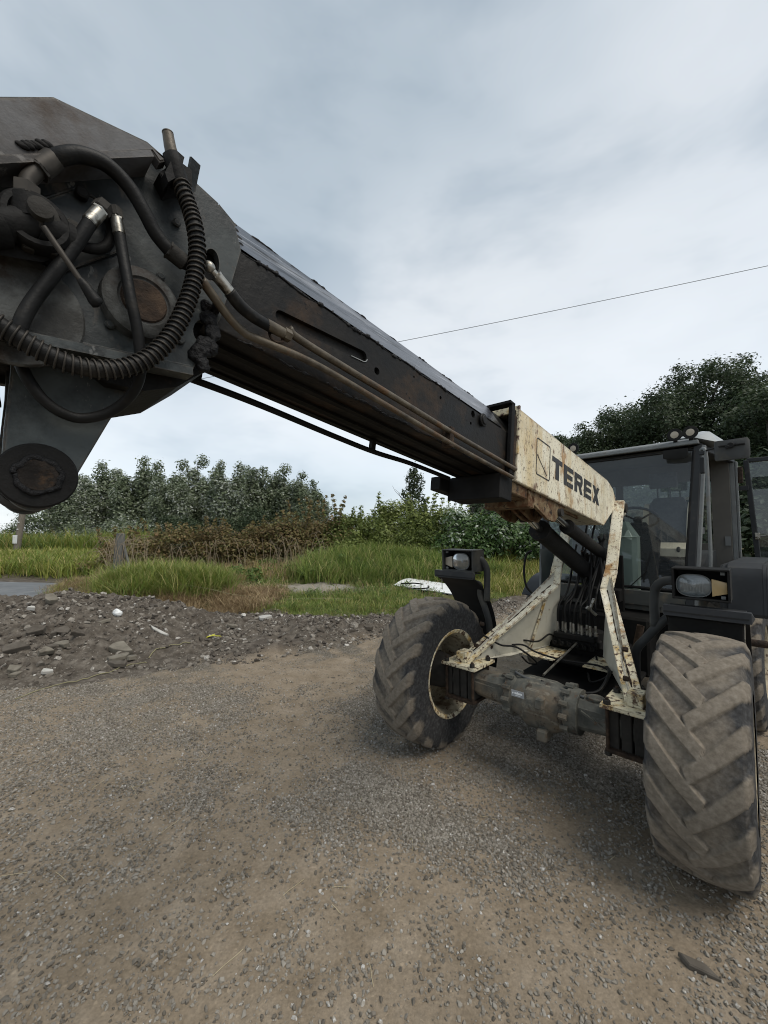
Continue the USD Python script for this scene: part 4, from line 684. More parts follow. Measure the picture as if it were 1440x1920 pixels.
def slab(seed, w, d, t):
    r = np.random.default_rng(seed); a = np.sort(r.random(8) * 6.28); p = np.stack([np.cos(a) * w / 2 * r.uniform(.8, 1.1, 8), np.sin(a) * d / 2 * r.uniform(.8, 1.1, 8)], 1); g = Polygon(p).convex_hull
    lo = trimesh.creation.extrude_polygon(g, t, engine='earcut'); hi = trimesh.creation.extrude_polygon(g.buffer(-.004), t + .003, engine='earcut'); return hull(np.vstack([lo.vertices * [1, 1, .9], hi.vertices]))
slabs = [  # column, row, height guess, width, depth, thick, tilt x, tilt y, turn, material, label
    (236, 1219, .16, .40, .26, .07, .30, .12, .2, 'slab_concrete', 'largest broken concrete slab tilted over a dark gap near the yard'),
    (222, 1236, .07, .26, .17, .05, .1, -.05, .9, 'slab_concrete', 'cracked tan slab just below the largest broken one'),
    (247, 1237, .07, .15, .14, .05, .05, .1, 1.9, 'slab_concrete', 'small tan slab piece right of the cracked one'),
    (222, 1249, .04, .24, .11, .05, .1, .1, .1, 'dark_slab', 'dark grey slab piece lowest in the broken pile'),
    (299, 1186, .20, .42, .16, .07, .15, .30, -.5, 'white_slab', 'whitish broken kerb piece on the slope right of the slabs'),
    (98, 1127, .66, .30, .20, .08, .4, .30, -.3, 'slab_concrete', 'pale slab lying on the crest of the soil heap'),
    (32, 1222, .30, .32, .28, .07, .5, -.1, .5, 'dark_slab', 'square brown slab at the lower left of the heap'),
    (84, 1227, .28, .20, .18, .06, .5, .2, .8, 'slab_concrete', 'squarish flat stone right of the brown slab'),
    (117, 1213, .36, .28, .16, .06, .3, -.1, .1, 'slab_concrete', 'flat tan stone in the middle of the heap face'),
    (100, 1218, .36, .18, .10, .06, .3, .1, .3, 'dark_slab', 'flat grey stone touching the tan stone'),
    (117, 1188, .46, .26, .22, .07, .6, .0, .4, 'dark_slab', 'broad dark slab half sunk high in the heap face'),
    (68, 1188, .46, .24, .20, .08, .55, -.2, .7, 'dark_slab', 'dark slab half sunk left of the broad one'),
    (143, 1193, .44, .20, .18, .07, .6, .25, 1.2, 'dark_slab', 'dark angular slab right of the broad one'),
    (196, 1168, .42, .20, .10, .04, .1, -.2, .2, 'slab_concrete', 'thin grey flat stone on the right shoulder of the heap'),
    (28, 1258, .10, .24, .14, .05, .3, .2, .1, 'slab_concrete', 'tan flat stone at the yard edge on the far left'),
    (85, 1262, .08, .18, .10, .04, .2, .2, .4, 'white_slab', 'pale flat stone at the foot of the heap'),
    (30, 1268, .06, .16, .09, .04, .2, .0, 1.0, 'slab_concrete', 'small flat stone nearest the left edge of the yard'),
    (495, 1161, .14, .30, .16, .05, .15, -.1, .1, 'white_slab', 'pale slab lying at the grass edge in the middle'),
    (437, 1176, .14, .22, .10, .04, .1, .15, .3, 'slab_concrete', 'small pale slab on turned soil right of the yellow scrap'),
    (58, 1145, .62, .12, .10, .06, .3, .2, .6, 'white_slab', 'small whitish stone near the top left of the heap'),
    (98, 1196, .42, .12, .11, .08, .2, .2, .3, 'dark_slab', 'round grey cobble in the middle of the heap'),
    (690, 1180, .10, .20, .12, .06, .2, .1, .3, 'dark_slab', 'dark stone at the soil edge left of the right front wheel'),
    (1312, 1822, .0, .13, .05, .025, .1, .1, -.7, 'dark_slab', 'dark flat shard on the dirt below the left front wheel')]
for i, (u, v, z, w, d, t, tx, ty, rz, m, lb) in enumerate(slabs):
    p = hit(u, v)
    s = slab(500 + i, w * (.82 if u < 160 else 1), d * (.82 if u < 160 else 1), t * .85); T = trimesh.transformations.euler_matrix(tx, ty, rz, 'sxyz'); s.apply_transform(T); s.apply_translation([p[0], p[1], p[2] + t * .15]); tag(obj('rubble_slab' if u < 1000 else 'rubble_shard', s, m), lb, 'slab' if w > .13 else 'stone', 'broken slabs and stones on the soil heap' if u < 1000 else None)

# ------------------------------------------------------------------ the telehandler
MM = Gf.Matrix4d(*[float(a) for a in (RT[0], RT[1], 0, 0, FW[0], FW[1], 0, 0, 0, 0, 1, 0, OX, OY, 0, 1)])
TH = empty('telehandler', None, MM)
tag(TH, 'worn cream and dark grey telehandler with its long boom raised toward the viewer', 'telehandler')
def part(name, mesh, m, parent=None, smooth=32, attrs=None, label=None):
    o = obj(name, mesh, m, parent or TH, smooth, attrs)
    if label: tag(o, label)
    return o
V3 = lambda *a: np.array(a, float)
XA = (1, 0, 0)
# ---- wheels
TR, TW, TX = .592, .187, .8976
def tyre_mesh():
    prof = [(-.222, .330), (-.222, .345), (-.222, .385), (-.224, .43), (-.222, .47), (-.216, .505), (-.206, .530), (-.196, .546)]
    nt = 78; tread = [(x, .571 - .012 * (abs(x) / .19) ** 2.2) for x in np.linspace(-.188, .188, nt)]
    P = np.array(prof + tread + [(-a, b) for a, b in prof[::-1]]); nth = 660; th = np.linspace(0, 2 * np.pi, nth, endpoint=False)
    tg = np.gradient(P, axis=0); nr_ = np.stack([-tg[:, 1], tg[:, 0]], 1); nr_ /= np.linalg.norm(nr_, axis=1, keepdims=True)
    nr_ = np.where((nr_[:, 1:2] < -.2), -nr_, nr_); nr_[:, 0] = np.where(np.sign(nr_[:, 0]) * np.sign(P[:, 0]) < 0, -nr_[:, 0], nr_[:, 0])
    arc = th[:, None] * .58; X = P[None, :, 0]; R0 = P[None, :, 1]; per = 2 * np.pi * .58 / 17; lug = np.zeros((nth, len(P)))
    for sg, off in ((1, 0.0), (-1, per / 2)):
        a = sg * X; ce = .92 * a + 1.1 * np.clip(a - .06, 0, None) ** 2 * 1.0
        dd = (arc - ce - off + per / 2) % per - per / 2; wdt = .046 + .055 * np.clip(a, 0, .2)
        side = 1 - sst(-.008, .006, np.abs(dd) - wdt); inner = sst(-.036, -.030, a + .28 * (dd)); outer = 1 - sst(.0, .016, np.clip(.512 - R0, 0, None) * (np.abs(X) > .15)); lug = np.maximum(lug, side * inner * outer)
    hgt = np.where(np.abs(X) > .188, .011, .0185 - .004 * np.clip(np.abs(X) / .188, 0, 1)) * np.ones_like(lug)
    wear = .004 * (n2(arc * np.ones_like(X), X * np.ones_like(arc), 9, 5) - .5)
    D = lug * hgt + wear
    RR = R0 + nr_[None, :, 1] * D; XX_ = X + nr_[None, :, 0] * D
    RR = np.minimum(RR, TR + .002)
    XX_ = XX_ * .885
    V = np.stack([XX_, RR * np.cos(th)[:, None], RR * np.sin(th)[:, None]], -1)
    V[..., 2] = np.maximum(V[..., 2], -TR + .012 + .01 * n2(V[..., 1], V[..., 0], 8, 3))
    n = len(P); i, j = np.meshgrid(np.arange(nth), np.arange(n - 1), indexing='ij'); k = (i + 1) % nth
    A, B, C, D_ = i * n + j, k * n + j, k * n + j + 1, i * n + j + 1
    F = np.vstack([np.stack([A, B, C], -1).reshape(-1, 3), np.stack([A, C, D_], -1).reshape(-1, 3)])
    dust = np.clip(sst(.500, .556, R0) * .56 + .26 * lug + .05, 0, 1) * np.ones_like(lug); ctr = 1 - sst(.06, .19, np.abs(X)); dust = np.maximum(dust, .62 * ctr + dust * (1 - ctr))
    edg = sst(.10, .19, np.abs(X)); dust = dust * (1 - edg * .5 * (1 - lug)); dust = dust + .16 * lug * (1 - np.abs(2 * sst(0, 1, lug) - 1))
    m = trimesh.Trimesh(V.reshape(-1, 3), F, process=False)
    if m.volume < 0: m.invert()
    return m, dust.ravel()
TYM, TYD = tyre_mesh()
def rim_mesh(side):
    """a steel wheel, its dish set toward the outer side"""
    s = side; prof = [(-.196 * 1, .338), (-.202, .346), (-.206, .344), (-.206, .334), (-.196, .322), (-.170, .316), (-.14, .296), (-.02, .288), (.09, .290), (.14, .312), (.18, .318), (.198, .334), (.204, .344), (.206, .336), (.196, .312), (.15, .286), (.10, .276), (.085, .225), (.06, .20), (.055, .12), (.055, .001)]
    a = lathe([(s * x, r) for x, r in prof], (0, 0, 0), XA, 72)
    back = lathe([(s * .055, .001), (s * .048, .12), (s * .052, .20), (s * .077, .225), (s * .085, .272), (s * -.02, .281), (s * -.135, .287), (s * -.165, .305), (s * -.196, .322)], (0, 0, 0), XA, 72)
    return cat([a, back])
def wheel(x, y, z, side, rear=False):
    w = empty('wheel', TH)
    def mv(m):
        m = m.copy(); m.apply_translation([x, y, z]); return rr(m) if rear else m
    ty = TYM.copy()
    part('tyre', mv(ty), 'tyre_rubber', w, True, {'dust': TYD})
    rm_ = rim_mesh(side); rm_.vertices = np.array(rm_.vertices) * [.93, 1, 1]
    part('rim', mv(rm_), 'rim_paint', w, 30)
    for fs in (-1, 1): part('rim_flange', mv(rev([(fs * -.004, .330), (fs * .008, .352), (fs * .014, .353), (fs * .015, .346), (fs * .006, .326)], (fs * .186, 0, 0), XA, 72) if False else lathe([(fs * (q_ + (.014 if fs == -side else 0)), r_) for q_, r_ in ((.170, .322), (.178, .345), (.186, .350), (.190, .345), (.183, .330), (.174, .316), (.170, .322))], (0, 0, 0), XA, 72)), 'rusty_cream', w, 40)
    part('hub', mv(cat([rev([(side * -.20, .10), (side * -.10, .135), (side * .05, .15)], (0, 0, 0), XA, 28), rev([(side * .055, .125), (side * .12, .11), (side * .15, .07)], (0, 0, 0), XA, 28)])), 'dark_casting', w)
    for k in range(10):
        a = k * .628; part('wheel_nut', mv(cat([hexnut((side * .05, .165 * math.cos(a), .165 * math.sin(a)), (side, 0, 0), .014, .025), hexnut((side * .045, .165 * math.cos(a), .165 * math.sin(a)), (-side, 0, 0), .012, .02)])), 'rusty_steel', w, False)
wheel(-TX, 0, TR, -1); wheel(TX, 0, TR, 1)
wheel(-TX - .01, -2.2, TR, -1, True); wheel(TX - .12, -2.25, TR, 1, True)

# ---- front axle
az = .585
ax_ = part('axle', cat([rod((-.74, 0, az), (.74, 0, az), .07, 20), hull([(x, .085 * sy * k, az + .095 * sz * k2) for x, k, k2 in ((-.66, .9, .75), (-.33, 1.0, .85), (-.28, 1.15, 1.0)) for sy, sz in ((-1, -.6), (-1, .6), (-.6, -1), (-.6, 1), (.6, -1), (.6, 1), (1, -.6), (1, .6))]),
    hull([(x, .085 * sy * k, az + .095 * sz * k2) for x, k, k2 in ((.66, .9, .75), (.33, 1.0, .85), (.2, 1.15, 1.0)) for sy, sz in ((-1, -.6), (-1, .6), (-.6, -1), (-.6, 1), (.6, -1), (.6, 1), (1, -.6), (1, .6))]),
    box(-.50, -.30, .06, .096, az - .055, az + .03, .012), box(.26, .48, .06, .094, az - .05, az + .035, .012), rev([(-.74, .10), (-.70, .11), (-.62, .085)], (0, 0, az), XA, 24), rev([(.74, .10), (.70, .11), (.62, .085)], (0, 0, az), XA, 24),
    disc((-.36, .0, az + .08), (0, 0, 1), .045, .022), disc((.24, .0, az + .09), (0, 0, 1), .032, .02), bar((-.46, .09, az - .04), (-.30, .10, az + .04), .02, .012)]), 'axle_casting')
part('differential_housing', cat([rev([(-.28, .115), (-.275, .14), (-.20, .145), (-.185, .128), (-.10, .150), (.08, .150), (.145, .135), (.16, .15), (.205, .15), (.215, .11)], (0, -.01, az - .012), XA, 30), hull([(x, .150 * math.cos(a) - .01, az - .012 + (.150 if math.sin(a) > 0 else .19) * math.sin(a)) for x in (-.10, .06) for a in np.linspace(0, 6.28, 18)] + [(x, .10 * math.cos(a), az - .02 + .13 * math.sin(a)) for x in (-.19, .14) for a in np.linspace(0, 6.28, 14)]),
    box(-.09, -.04, .10, .18, az + .0, az + .07, .008), box(-.10, -.03, .02, .15, az - .215, az - .14, .01)]), 'axle_casting', ax_)
for k in range(12):
    a = k * 2 * math.pi / 12
    for xx, sd in ((-.215, 1), (.145, -1)):
        if sd * .0 + math.sin(a) > -.8: part('flange_bolt', hexnut((xx - .012, -.01 + .150 * math.cos(a), az - .012 + .150 * math.sin(a)), (sd, 0, 0), .019, .05) if sd > 0 else hexnut((xx + .066, -.01 + .152 * math.cos(a), az - .012 + .152 * math.sin(a)), (-1, 0, 0), .019, .055), 'axle_casting', ax_, False)
for xx in (-.36,): part('filler_cap', disc((xx, .0, az + .10), (0, 0, 1), .05, .014), 'axle_casting', ax_)
dp = part('data_plate', box(.045, .135, .145, .1475, az + .028, az + .071), 'label_grey', ax_, False)
def wordplate(txt, h, o, ex, ey, depth=.001, bold=True, width=None):
    t = meshkit.text_mesh(txt, h, depth, bold); v = np.array(t.vertices); v[:, :2] -= v[:, :2].min(0); w0 = v[:, 0].max()
    if width: v[:, 0] *= width / w0
    ex, ey = np.asarray(ex, float), np.asarray(ey, float); en = np.cross(ex, ey); t.vertices = np.asarray(o, float) + v[:, :1] * ex + v[:, 1:2] * ey + v[:, 2:] * en; return t
part('worn_print', cat([disc((.124, .1474, az + .051), (0, 1, 0), .005, .0012, 12), box(.058, .112, .1474, .1486, az + .046, az + .058), box(.070, .106, .1474, .1486, az + .037, az + .040), box(.086, .091, .1474, .1486, az + .058, az + .064)]), 'white_print', dp, False)
# ---- clamps that hold the tower on the axle
for s in (-1, 1):
    part('clamp_plate', cat([prism([(-.16, .70), (.15, .70), (.15, .722), (-.16, .722)], s * .42, s * .72, .002)]), 'rusty_cream')
    part('clamp_plate', box(s * .44, s * .70, -.13, .135, .445, .468, .004), 'rusty_steel')
    part('packing_block', cat([box(s * (.455 + .066 * k), s * (.510 + .066 * k), -.095, .105, .468, .70, .004) for k in range(4)]), 'dark_casting')
    for xx in (.455, .685):
        for yy in (-.11, .125):
            u = part('clamp_bolt', rod((s * xx, yy, .43), (s * xx, yy, .76), .011, 10), 'rusty_steel')
            part('nut', hexnut((s * xx, yy, .722), (0, 0, 1), .021, .026), 'dark_casting', u, False); part('nut', hexnut((s * xx, yy, .45), (0, 0, -1), .021, .02), 'dark_casting', u, False)
# ---- boom tower: two side frames
for s in (-1, 1):
    foot, bend, top = V3(s * .585, .04, .722), V3(s * .215, -.90, 1.27), V3(s * .205, -1.45, 2.03)
    knee = V3(s * .225, -1.02, 1.42)
    mid = foot + (bend - foot) * .42
    tw = part('tower_frame', cat([bar(mid, bend, .100, .026, up=(0, .5, .86), b=.003), bar(bend, knee, .096, .026, up=(0, .8, .6), b=.003), bar(knee, top, .092, .028, up=(0, .9, .4), b=.003), disc((s * .165, -1.4836, BZ), (s, 0, 0), .075, .075, 28)]), 'cream_paint', smooth=30)
    part('leg_foot', cat([bar(foot, mid, .1005, .0265, up=(0, .5, .86), b=.003), box(s * .545, s * .63, -.04, .075, .722, .80, .004)]), 'rusty_cream', tw)
    part('leg_seam', lumpy(tube([foot + (bend - foot) * t + V3(s * .006 * math.sin(t * 9), .008, .011) for t in np.linspace(.03, .97, 60)], [.004 + .003 * math.sin(t * 37) ** 2 for t in np.linspace(0, 1, 60)], 6), .002, 80, 2), 'rusty_steel', tw, True)
    # web plate under the flange: from the clamp back to the pivot, leaning in toward the boom
    quad = [V3(s * .570, .05, .725), V3(s * .563, .02, .76), V3(s * .212, -.895, 1.258), V3(s * .222, -1.02, 1.41), V3(s * .205, -1.04, 1.38), V3(-.165 if s < 0 else .275, -.96 if s < 0 else -1.07, .70), V3(s * .42, -.42, .70), V3(s * .575, -.04, .70)]
    q2 = [p + V3(s * -.012, 0, 0) for p in quad]; n8 = len(quad)
    Fw = [(0, i, i + 1) for i in range(1, n8 - 1)]; Vw = np.array(quad + q2); Fa = Fw + [(a + n8, c + n8, b + n8) for a, b, c in Fw] + [x for i in range(n8) for x in ((i, (i + 1) % n8, (i + 1) % n8 + n8), (i, (i + 1) % n8 + n8, i + n8))]
    web = trimesh.Trimesh(Vw, np.array(Fa), process=False); 
    part('tower_web', web, 'cream_plate', tw, False)
    part('web_rib', cat([bar(V3(s * .345, -.66, .72), V3(s * .255, -.84, 1.19), .012, .02, up=(s, 0, 0))]), 'rusty_cream', tw)
    for yy, zz in ((-.22, .80), (-.36, .80), (-.05, .84), (-.12, 1.0), (-.08, .77)):
        xx = s * (.565 + (yy / .64) * .125 - .02); part('bolt', hexnut((xx, yy, zz), (-s, 0, 0), .016, .03), 'rusty_steel', tw, False)
part('tower_back', cat([box(-.19, .19, -1.62, -1.58, .55, 1.52, .006), box(-.33, .33, -1.56, -.66, .655, .675, .004), bar((-.2, -1.45, 1.15), (.2, -1.45, 1.15), .12, .12, b=.01), box(-.40, .40, -1.55, -.25, .50, .53, .006), box(-.30, .30, -1.55, -1.30, .40, .66, .01)]), 'void_steel')
part('deck_plate', cat([box(-.40, -.10, -1.02, -.60, .678, .688, .002), box(.12, .42, -1.05, -.58, .678, .688, .002)]), 'rusty_cream')
part('pivot_pin', rod((-.26, BY, BZ), (.26, BY, BZ), .045, 24), 'dark_casting')
# ---- valve block and its hoses
vb = part('valve_block', cat([box(-.13, .25, -1.06, -.92, .72, .80, .008), box(-.11, .23, -1.05, -.90, .80, .845, .006)]), 'black_steel')
for k in range(6):
    xx = -.095 + .062 * k; part('spool', cat([disc((xx, -.92, .755), (0, 1, 0), .019, .045, 14), bar((xx, -.875, .745), (xx + .01, -.865, .79), .014, .01)]), 'black_steel', vb)
rnd = random.Random(5)
for k in range(10):
    xx = -.10 + .034 * k; yy = -.98 + .03 * (k % 2); zz = .845
    f = part('hose_fitting', cat([hexnut((xx, yy, zz), (0, 0, 1), .013, .03), rev([(0, .010), (.002, .0115), (.055, .0115), (.06, .009)], (xx, yy, zz + .03), (0, 0, 1), 12)]), 'chrome', vb)
    e = V3(xx * .8 + rnd.uniform(-.02, .03), -1.34 - .05 * (k % 3), 1.34 + .10 * (k % 4))
    part('hydraulic_hose', tube(spline([(xx, yy, zz + .08), (xx + rnd.uniform(-.012, .012), yy - .02, 1.08), (xx * .9 + rnd.uniform(-.03, .03), yy - .16, 1.2), e, e + V3(0, -.12, .18)], 8), .0105, 8), 'rubber', vb, True)
for a, b in (((-.07, -.94, 1.08), (-.12, -1.02, 1.24)), ((-.11, -.97, 1.03), (-.05, -.92, 1.10))):
    part('hose_fitting', rev([(0, .013), (.06, .013), (.065, .016), (.10, .016)], a, np.array(b) - np.array(a), 12), 'chrome', vb)
part('control_rod', cat([rod((.02, -.86, .79), (.03, -.15, .70), .008, 8)]), 'chrome')
part('brake_pipe', tube(spline([(.12, -.02, .70), (.16, .02, .735), (.10, .03, .72), (-.02, .02, .70), (-.16, .03, .695), (-.30, .03, .69)], 8), .009, 8), 'cable', smooth=True)
part('brake_hose', tube(spline([(-.02, .02, .715), (-.14, -.02, .69), (-.24, -.06, .675), (-.34, -.14, .69), (-.36, -.32, .76), (-.31, -.5, .74)], 8), .011, 8), 'rubber', smooth=True)
part('loose_wiring', cat([tube(spline(p, 8), .008, 7) for p in ([(.52, -.16, .90), (.42, -.26, .82), (.34, -.36, .80), (.26, -.42, .74), (.22, -.5, .66), (.3, -.52, .64), (.33, -.46, .7)], [(.38, -.60, .80), (.3, -.72, .78), (.26, -.86, .82), (.24, -.94, .80)], [(.42, -.46, .78), (.34, -.52, .78), (.24, -.56, .73), (.05, -.6, .70), (-.2, -.62, .71), (-.34, -.5, .72)],
    [(-.12, -.9, .70), (-.2, -.7, .66), (-.28, -.6, .72), (-.3, -.5, .68), (-.2, -.48, .62), (-.14, -.6, .64)])]), 'rubber', smooth=True)
# ---- lift cylinders
for xx, a, b, c, rb, rr_ in ((-.085, V3(-.085, .02, 1.905), V3(-.085, -.37, 1.79), V3(-.085, -1.36, 1.53), .056, .024), (.075, V3(.075, -.02, 1.87), V3(.075, -.24, 1.765), V3(.075, -1.38, 1.36), .080, .030)):
    d = (c - b) / np.linalg.norm(c - b); L = np.linalg.norm(c - b)
    cy_ = part('lift_cylinder', cat([rev([(0, rr_ + .006), (.004, rb), (.05, rb), (.055, rb - .006), (L - .06, rb - .006), (L - .055, rb), (L, rb), (L + .03, rb * .6)], b, d, 26)]), 'black_steel')
    part('piston_rod', rod(a, b + d * .02, rr_, 20), 'bright_rod', cy_)
    part('rod_eye', rev([(-.04, .03), (-.04, .055), (.04, .055), (.04, .03)], a, XA, 22), 'dark_casting', cy_)
    pp = b + d * (L - .12); up2 = np.cross(d, XA); up2 = up2 if up2[2] > 0 else -up2
    part('oil_port', cat([hexnut(pp + up2 * rb * .7, up2, .024, .05), rod(pp + up2 * (rb + .04), pp + up2 * (rb + .04) - d * .07 + up2 * .03, .013, 10), rod(pp + up2 * (rb + .02), pp + up2 * (rb + .055) + V3(-.03, 0, .02), .012, 10)]), 'black_steel', cy_)
part('feed_hose', tube(spline([(-.06, -1.26, 1.60), (-.1, -1.2, 1.45), (-.12, -1.12, 1.3), (-.1, -1.1, 1.1)], 8), .012, 8), 'rubber', smooth=True)

# ---- outer boom
HB, HT, XB = -.221, .208, .170
rect = sbox(-XB, HB, XB, HT).buffer(-.018).buffer(.018, quad_segs=4); inner = sbox(-XB + .014, HB + .014, XB - .014, HT - .014)
shell = trimesh.creation.extrude_polygon(rect.difference(inner), 1.0, engine='earcut')
def along(poly, s0, s1):
    m = trimesh.creation.extrude_polygon(poly, s1 - s0, engine='earcut'); v = np.array(m.vertices); V = np.column_stack([v[:, 0], v[:, 2] + s0, v[:, 1]])
    m = trimesh.Trimesh(np.column_stack([V[:, 0], BY + V[:, 1] * math.cos(BP) - V[:, 2] * math.sin(BP), BZ + V[:, 1] * math.sin(BP) + V[:, 2] * math.cos(BP)]), m.faces, process=False)
    if m.volume < 0: m.invert()
    return m
sideg = Polygon([(.40, HB), (2.145, HB), (2.145, HT), (.30, HT), (.12, .17), (.02, .10), (.03, .0), (.22, -.11)])
ob = part('outer_boom', cat([bprism(sideg, -XB, -XB + .014, .002), bprism(sideg, XB - .014, XB, .002), bbox(.30, 2.145, HT - .014, HT - .0015, -XB + .014, XB - .014), bbox(.40, 2.145, HB + .0015, HB + .014, -XB + .014, XB - .014),
    bbox(.30, 2.14, HT - .006, HT + .002, -XB + .004, -XB + .016, .002), bbox(.40, 2.14, HB - .003, HB + .004, -XB + .003, -XB + .02, .002), bprism([(.40, HB + .003), (.22, -.108), (.03, .002), (.02, .098), (.12, .167), (.30, HT - .003), (.5, 0)], -XB + .014, XB - .014)]), 'cream_paint', smooth=False)
part('front_flange', cat([bbox(2.147, 2.162, -.07, HT + .012, -XB - .012, -XB + .05, .003), bbox(2.147, 2.162, -.07, HT + .012, XB - .05, XB + .012, .003), bbox(2.147, 2.162, HT - .03, HT + .012, -XB + .05, XB - .05, .003)]), 'rusty_cream', ob)
part('underside_rib', cat([bbox(.9, 2.1, HB - .022, HB - .002, -.11, -.095, .002), bbox(.9, 2.1, HB - .022, HB - .002, .095, .11, .002), bbox(1.95, 2.14, HB - .07, HB - .002, -.15, .15, .006)]), 'rust_bracket', ob)
mb = part('cylinder_bracket', cat([bprism([(1.30, HB), (1.92, HB), (1.86, -.30), (1.62, -.36), (1.50, -.36), (1.40, -.29)], x, x + .022, .002) for x in (-.15, -.042, .012, .128)] + [bbox(1.84, 1.92, -.33, HB, -.15, .15, .006)]), 'rust_bracket', ob, False)
part('bracket_pin', cat([rod(V3(-.165, -.03, 1.88) - V3(.01, 0, 0), V3(.16, -.04, 1.87), .028, 18)]), 'dark_casting', mb)
# the name on the side: a drawn, gapped, wide letter style
def letter(c, w, h, t):
    B_ = lambda a, b, c_, d: sbox(a, b, c_, d)
    if c == 'T': g = unary_union([B_(0, h - t, w, h), B_(w / 2 - t * .95, 0, w / 2 + t * .95, h)])
    if c == 'E': g = unary_union([B_(0, 0, t * 1.8, h), B_(t * 2.05, h - t, w, h), B_(t * 2.05, (h - t) / 2, w * .95, (h + t) / 2), B_(t * 2.05, 0, w, t)])
    if c == 'R': g = unary_union([B_(0, 0, t * 1.8, h), B_(t * 2.05, h - t, w * .78, h), B_(t * 2.05, (h - t) / 2, w * .78, (h + t) / 2), Polygon([(w * .74, h), (w * .86, h), (w, h * .86), (w, h * .62), (w * .86, (h - t) / 2), (w * .74, (h - t) / 2)]).difference(B_(0, (h + t) / 2, w - t * 1.6, h - t)), Polygon([(w * .48, (h - t) / 2), (w * .78, (h - t) / 2), (w, 0), (w * .70, 0)])])
    if c == 'X': g = unary_union([Polygon([(0, h), (w * .38, h), (w, 0), (w * .62, 0)]), Polygon([(w * .66, h), (w, h), (w * .34, 0), (0, 0)])])
    return g
lw, pitch_, lh = .186, .221, .146
gl = [affinity.translate(letter(c, lw, lh, .033), i * pitch_, 0) for i, c in enumerate('TEREX')]
for i, g in enumerate(gl):
    ms = []
    for p in getattr(g, 'geoms', [g]):
        q = affinity.affine_transform(p, [-1, 0, 0, 1, 1.628, -.076]); ms.append(bprism(q, -XB - .0025, -XB - .0005))
    part('letter', cat(ms), 'black_print', ob, False)
ring = sbox(1.665, -.118, 1.885, .118).buffer(-.02).buffer(.02); ring = ring.difference(ring.buffer(-.006))
part('badge_outline', cat([bprism(ring, -XB - .0025, -XB - .0005), bprism([(1.88, .01), (1.874, .012), (1.71, -.09), (1.716, -.092)], -XB - .0022, -XB - .0005)]), 'black_print', ob, False)
# ---- collar where the inner boom leaves the outer
XI = .140
part('collar', cat([bbox(2.20, 2.235, -.20, .212, -XB - .004, -XB + .020, .003), bbox(2.20, 2.235, -.20, .212, XB - .02, XB + .004, .003), bbox(2.20, 2.26, .198, .216, -XB - .004, XB + .004, .003), bbox(2.15, 2.21, -.19, .19, -XI - .02, -XI - .004), bbox(2.15, 2.21, -.19, .19, XI + .004, XI + .02)]), 'black_steel', smooth=False)
part('wear_pad', cat([bbox(2.165, 2.195, -.18, .15, -XB - .002, -XB + .015, .003)]), 'rusty_steel')
bk = part('hose_carrier', cat([bbox(2.16, 2.30, -.345, -.21, -.155, .165, .004), bbox(2.30, 2.312, -.35, -.215, -.16, .17, .003)]), 'black_steel', smooth=False)
part('carrier_box', bbox(2.22, 2.40, -.30, -.222, .165, .235, .004), 'black_steel', bk, False)
# ---- inner boom
IB, IE, IT = -.206, .042, .192
sec = Polygon([(-XI, IB), (XI, IB), (XI, IE), (.040, IT), (-.040, IT), (-XI, IE)]).buffer(-.008).buffer(.008, quad_segs=3)
slot = Point(3.665, -.072).buffer(.019).union(Point(3.335, -.036).buffer(.019)).convex_hull
base = along(sec, 1.0, 4.0)
side_hole = bprism(slot, -XI - .05, -XI + .016)
try:
    A_ = m3.Manifold(m3.Mesh(np.asarray(base.vertices, np.float32), np.asarray(base.faces, np.uint32))); H_ = m3.Manifold(m3.Mesh(np.asarray(side_hole.vertices, np.float32), np.asarray(side_hole.faces, np.uint32)))
    cut = A_ - H_
    for s_, h_, r_h in ((2.585, .018, .018), (2.60, -.035, .008), (2.86, -.005, .008), (3.26, -.06, .014), (3.05, .01, .005)):
        c_ = rod(Bm(s_, h_, -XI - .04), Bm(s_, h_, -XI + .035), r_h, 16); 
        if c_.volume < 0: c_.invert()
        cut = cut - m3.Manifold(m3.Mesh(np.asarray(c_.vertices, np.float32), np.asarray(c_.faces, np.uint32)))
    base2 = tm(cut); base = base2 if len(base2.faces) else base
except Exception as ex: print('cut failed', ex)
ib = part('inner_boom', base, 'boom_steel', smooth=25)
# the greasy slide faces of the shoulders, and the ridges of pushed up grease along their edges
sh = np.array([(-XI - .0012, IE + .004), (-.040, IT + .0025)])
def strip(s0, s1, o=.0025):
    P0, P1 = sh[0] + [-.002, .001], sh[1] + [-.002, .001]; n_s = 90; n_c = 10; g = np.linspace(s0, s1, n_s); c = np.linspace(0, 1, n_c); SS, CC = np.meshgrid(g, c)
    XX2 = P0[0] + (P1[0] - P0[0]) * CC; HH2 = P0[1] + (P1[1] - P0[1]) * CC; pts = np.stack([XX2, BY + SS * math.cos(BP) - HH2 * math.sin(BP), BZ + SS * math.sin(BP) + HH2 * math.cos(BP)], -1)
    wob = .0016 * (n2(SS * 3, CC * 1.2, 1.0, 81) - .35); nrm = np.array([-.83, 0, .55]); pts = pts + wob[..., None] * nrm; return grid_mesh(pts[..., 0], pts[..., 1], pts[..., 2])
part('slide_face', strip(2.28, 3.83), 'greasy_steel', ib, True)
def ridge(s0, s1, h, x, r, seed, n=240):
    s = np.linspace(s0, s1, n); rad = r * (.25 + 1.4 * meshkit.fbm(np.stack([s * 22, s * 0, s * 0 + seed], -1), 4, seed) ** 2 + .8 * (meshkit.noise(np.stack([s * 70, s * 0, s * 0], -1), seed) > .72)); return lumpy(tube([Bm(a, h + .004 * math.sin(a * 31), x) for a in s], rad, 8), .002, 90, seed)
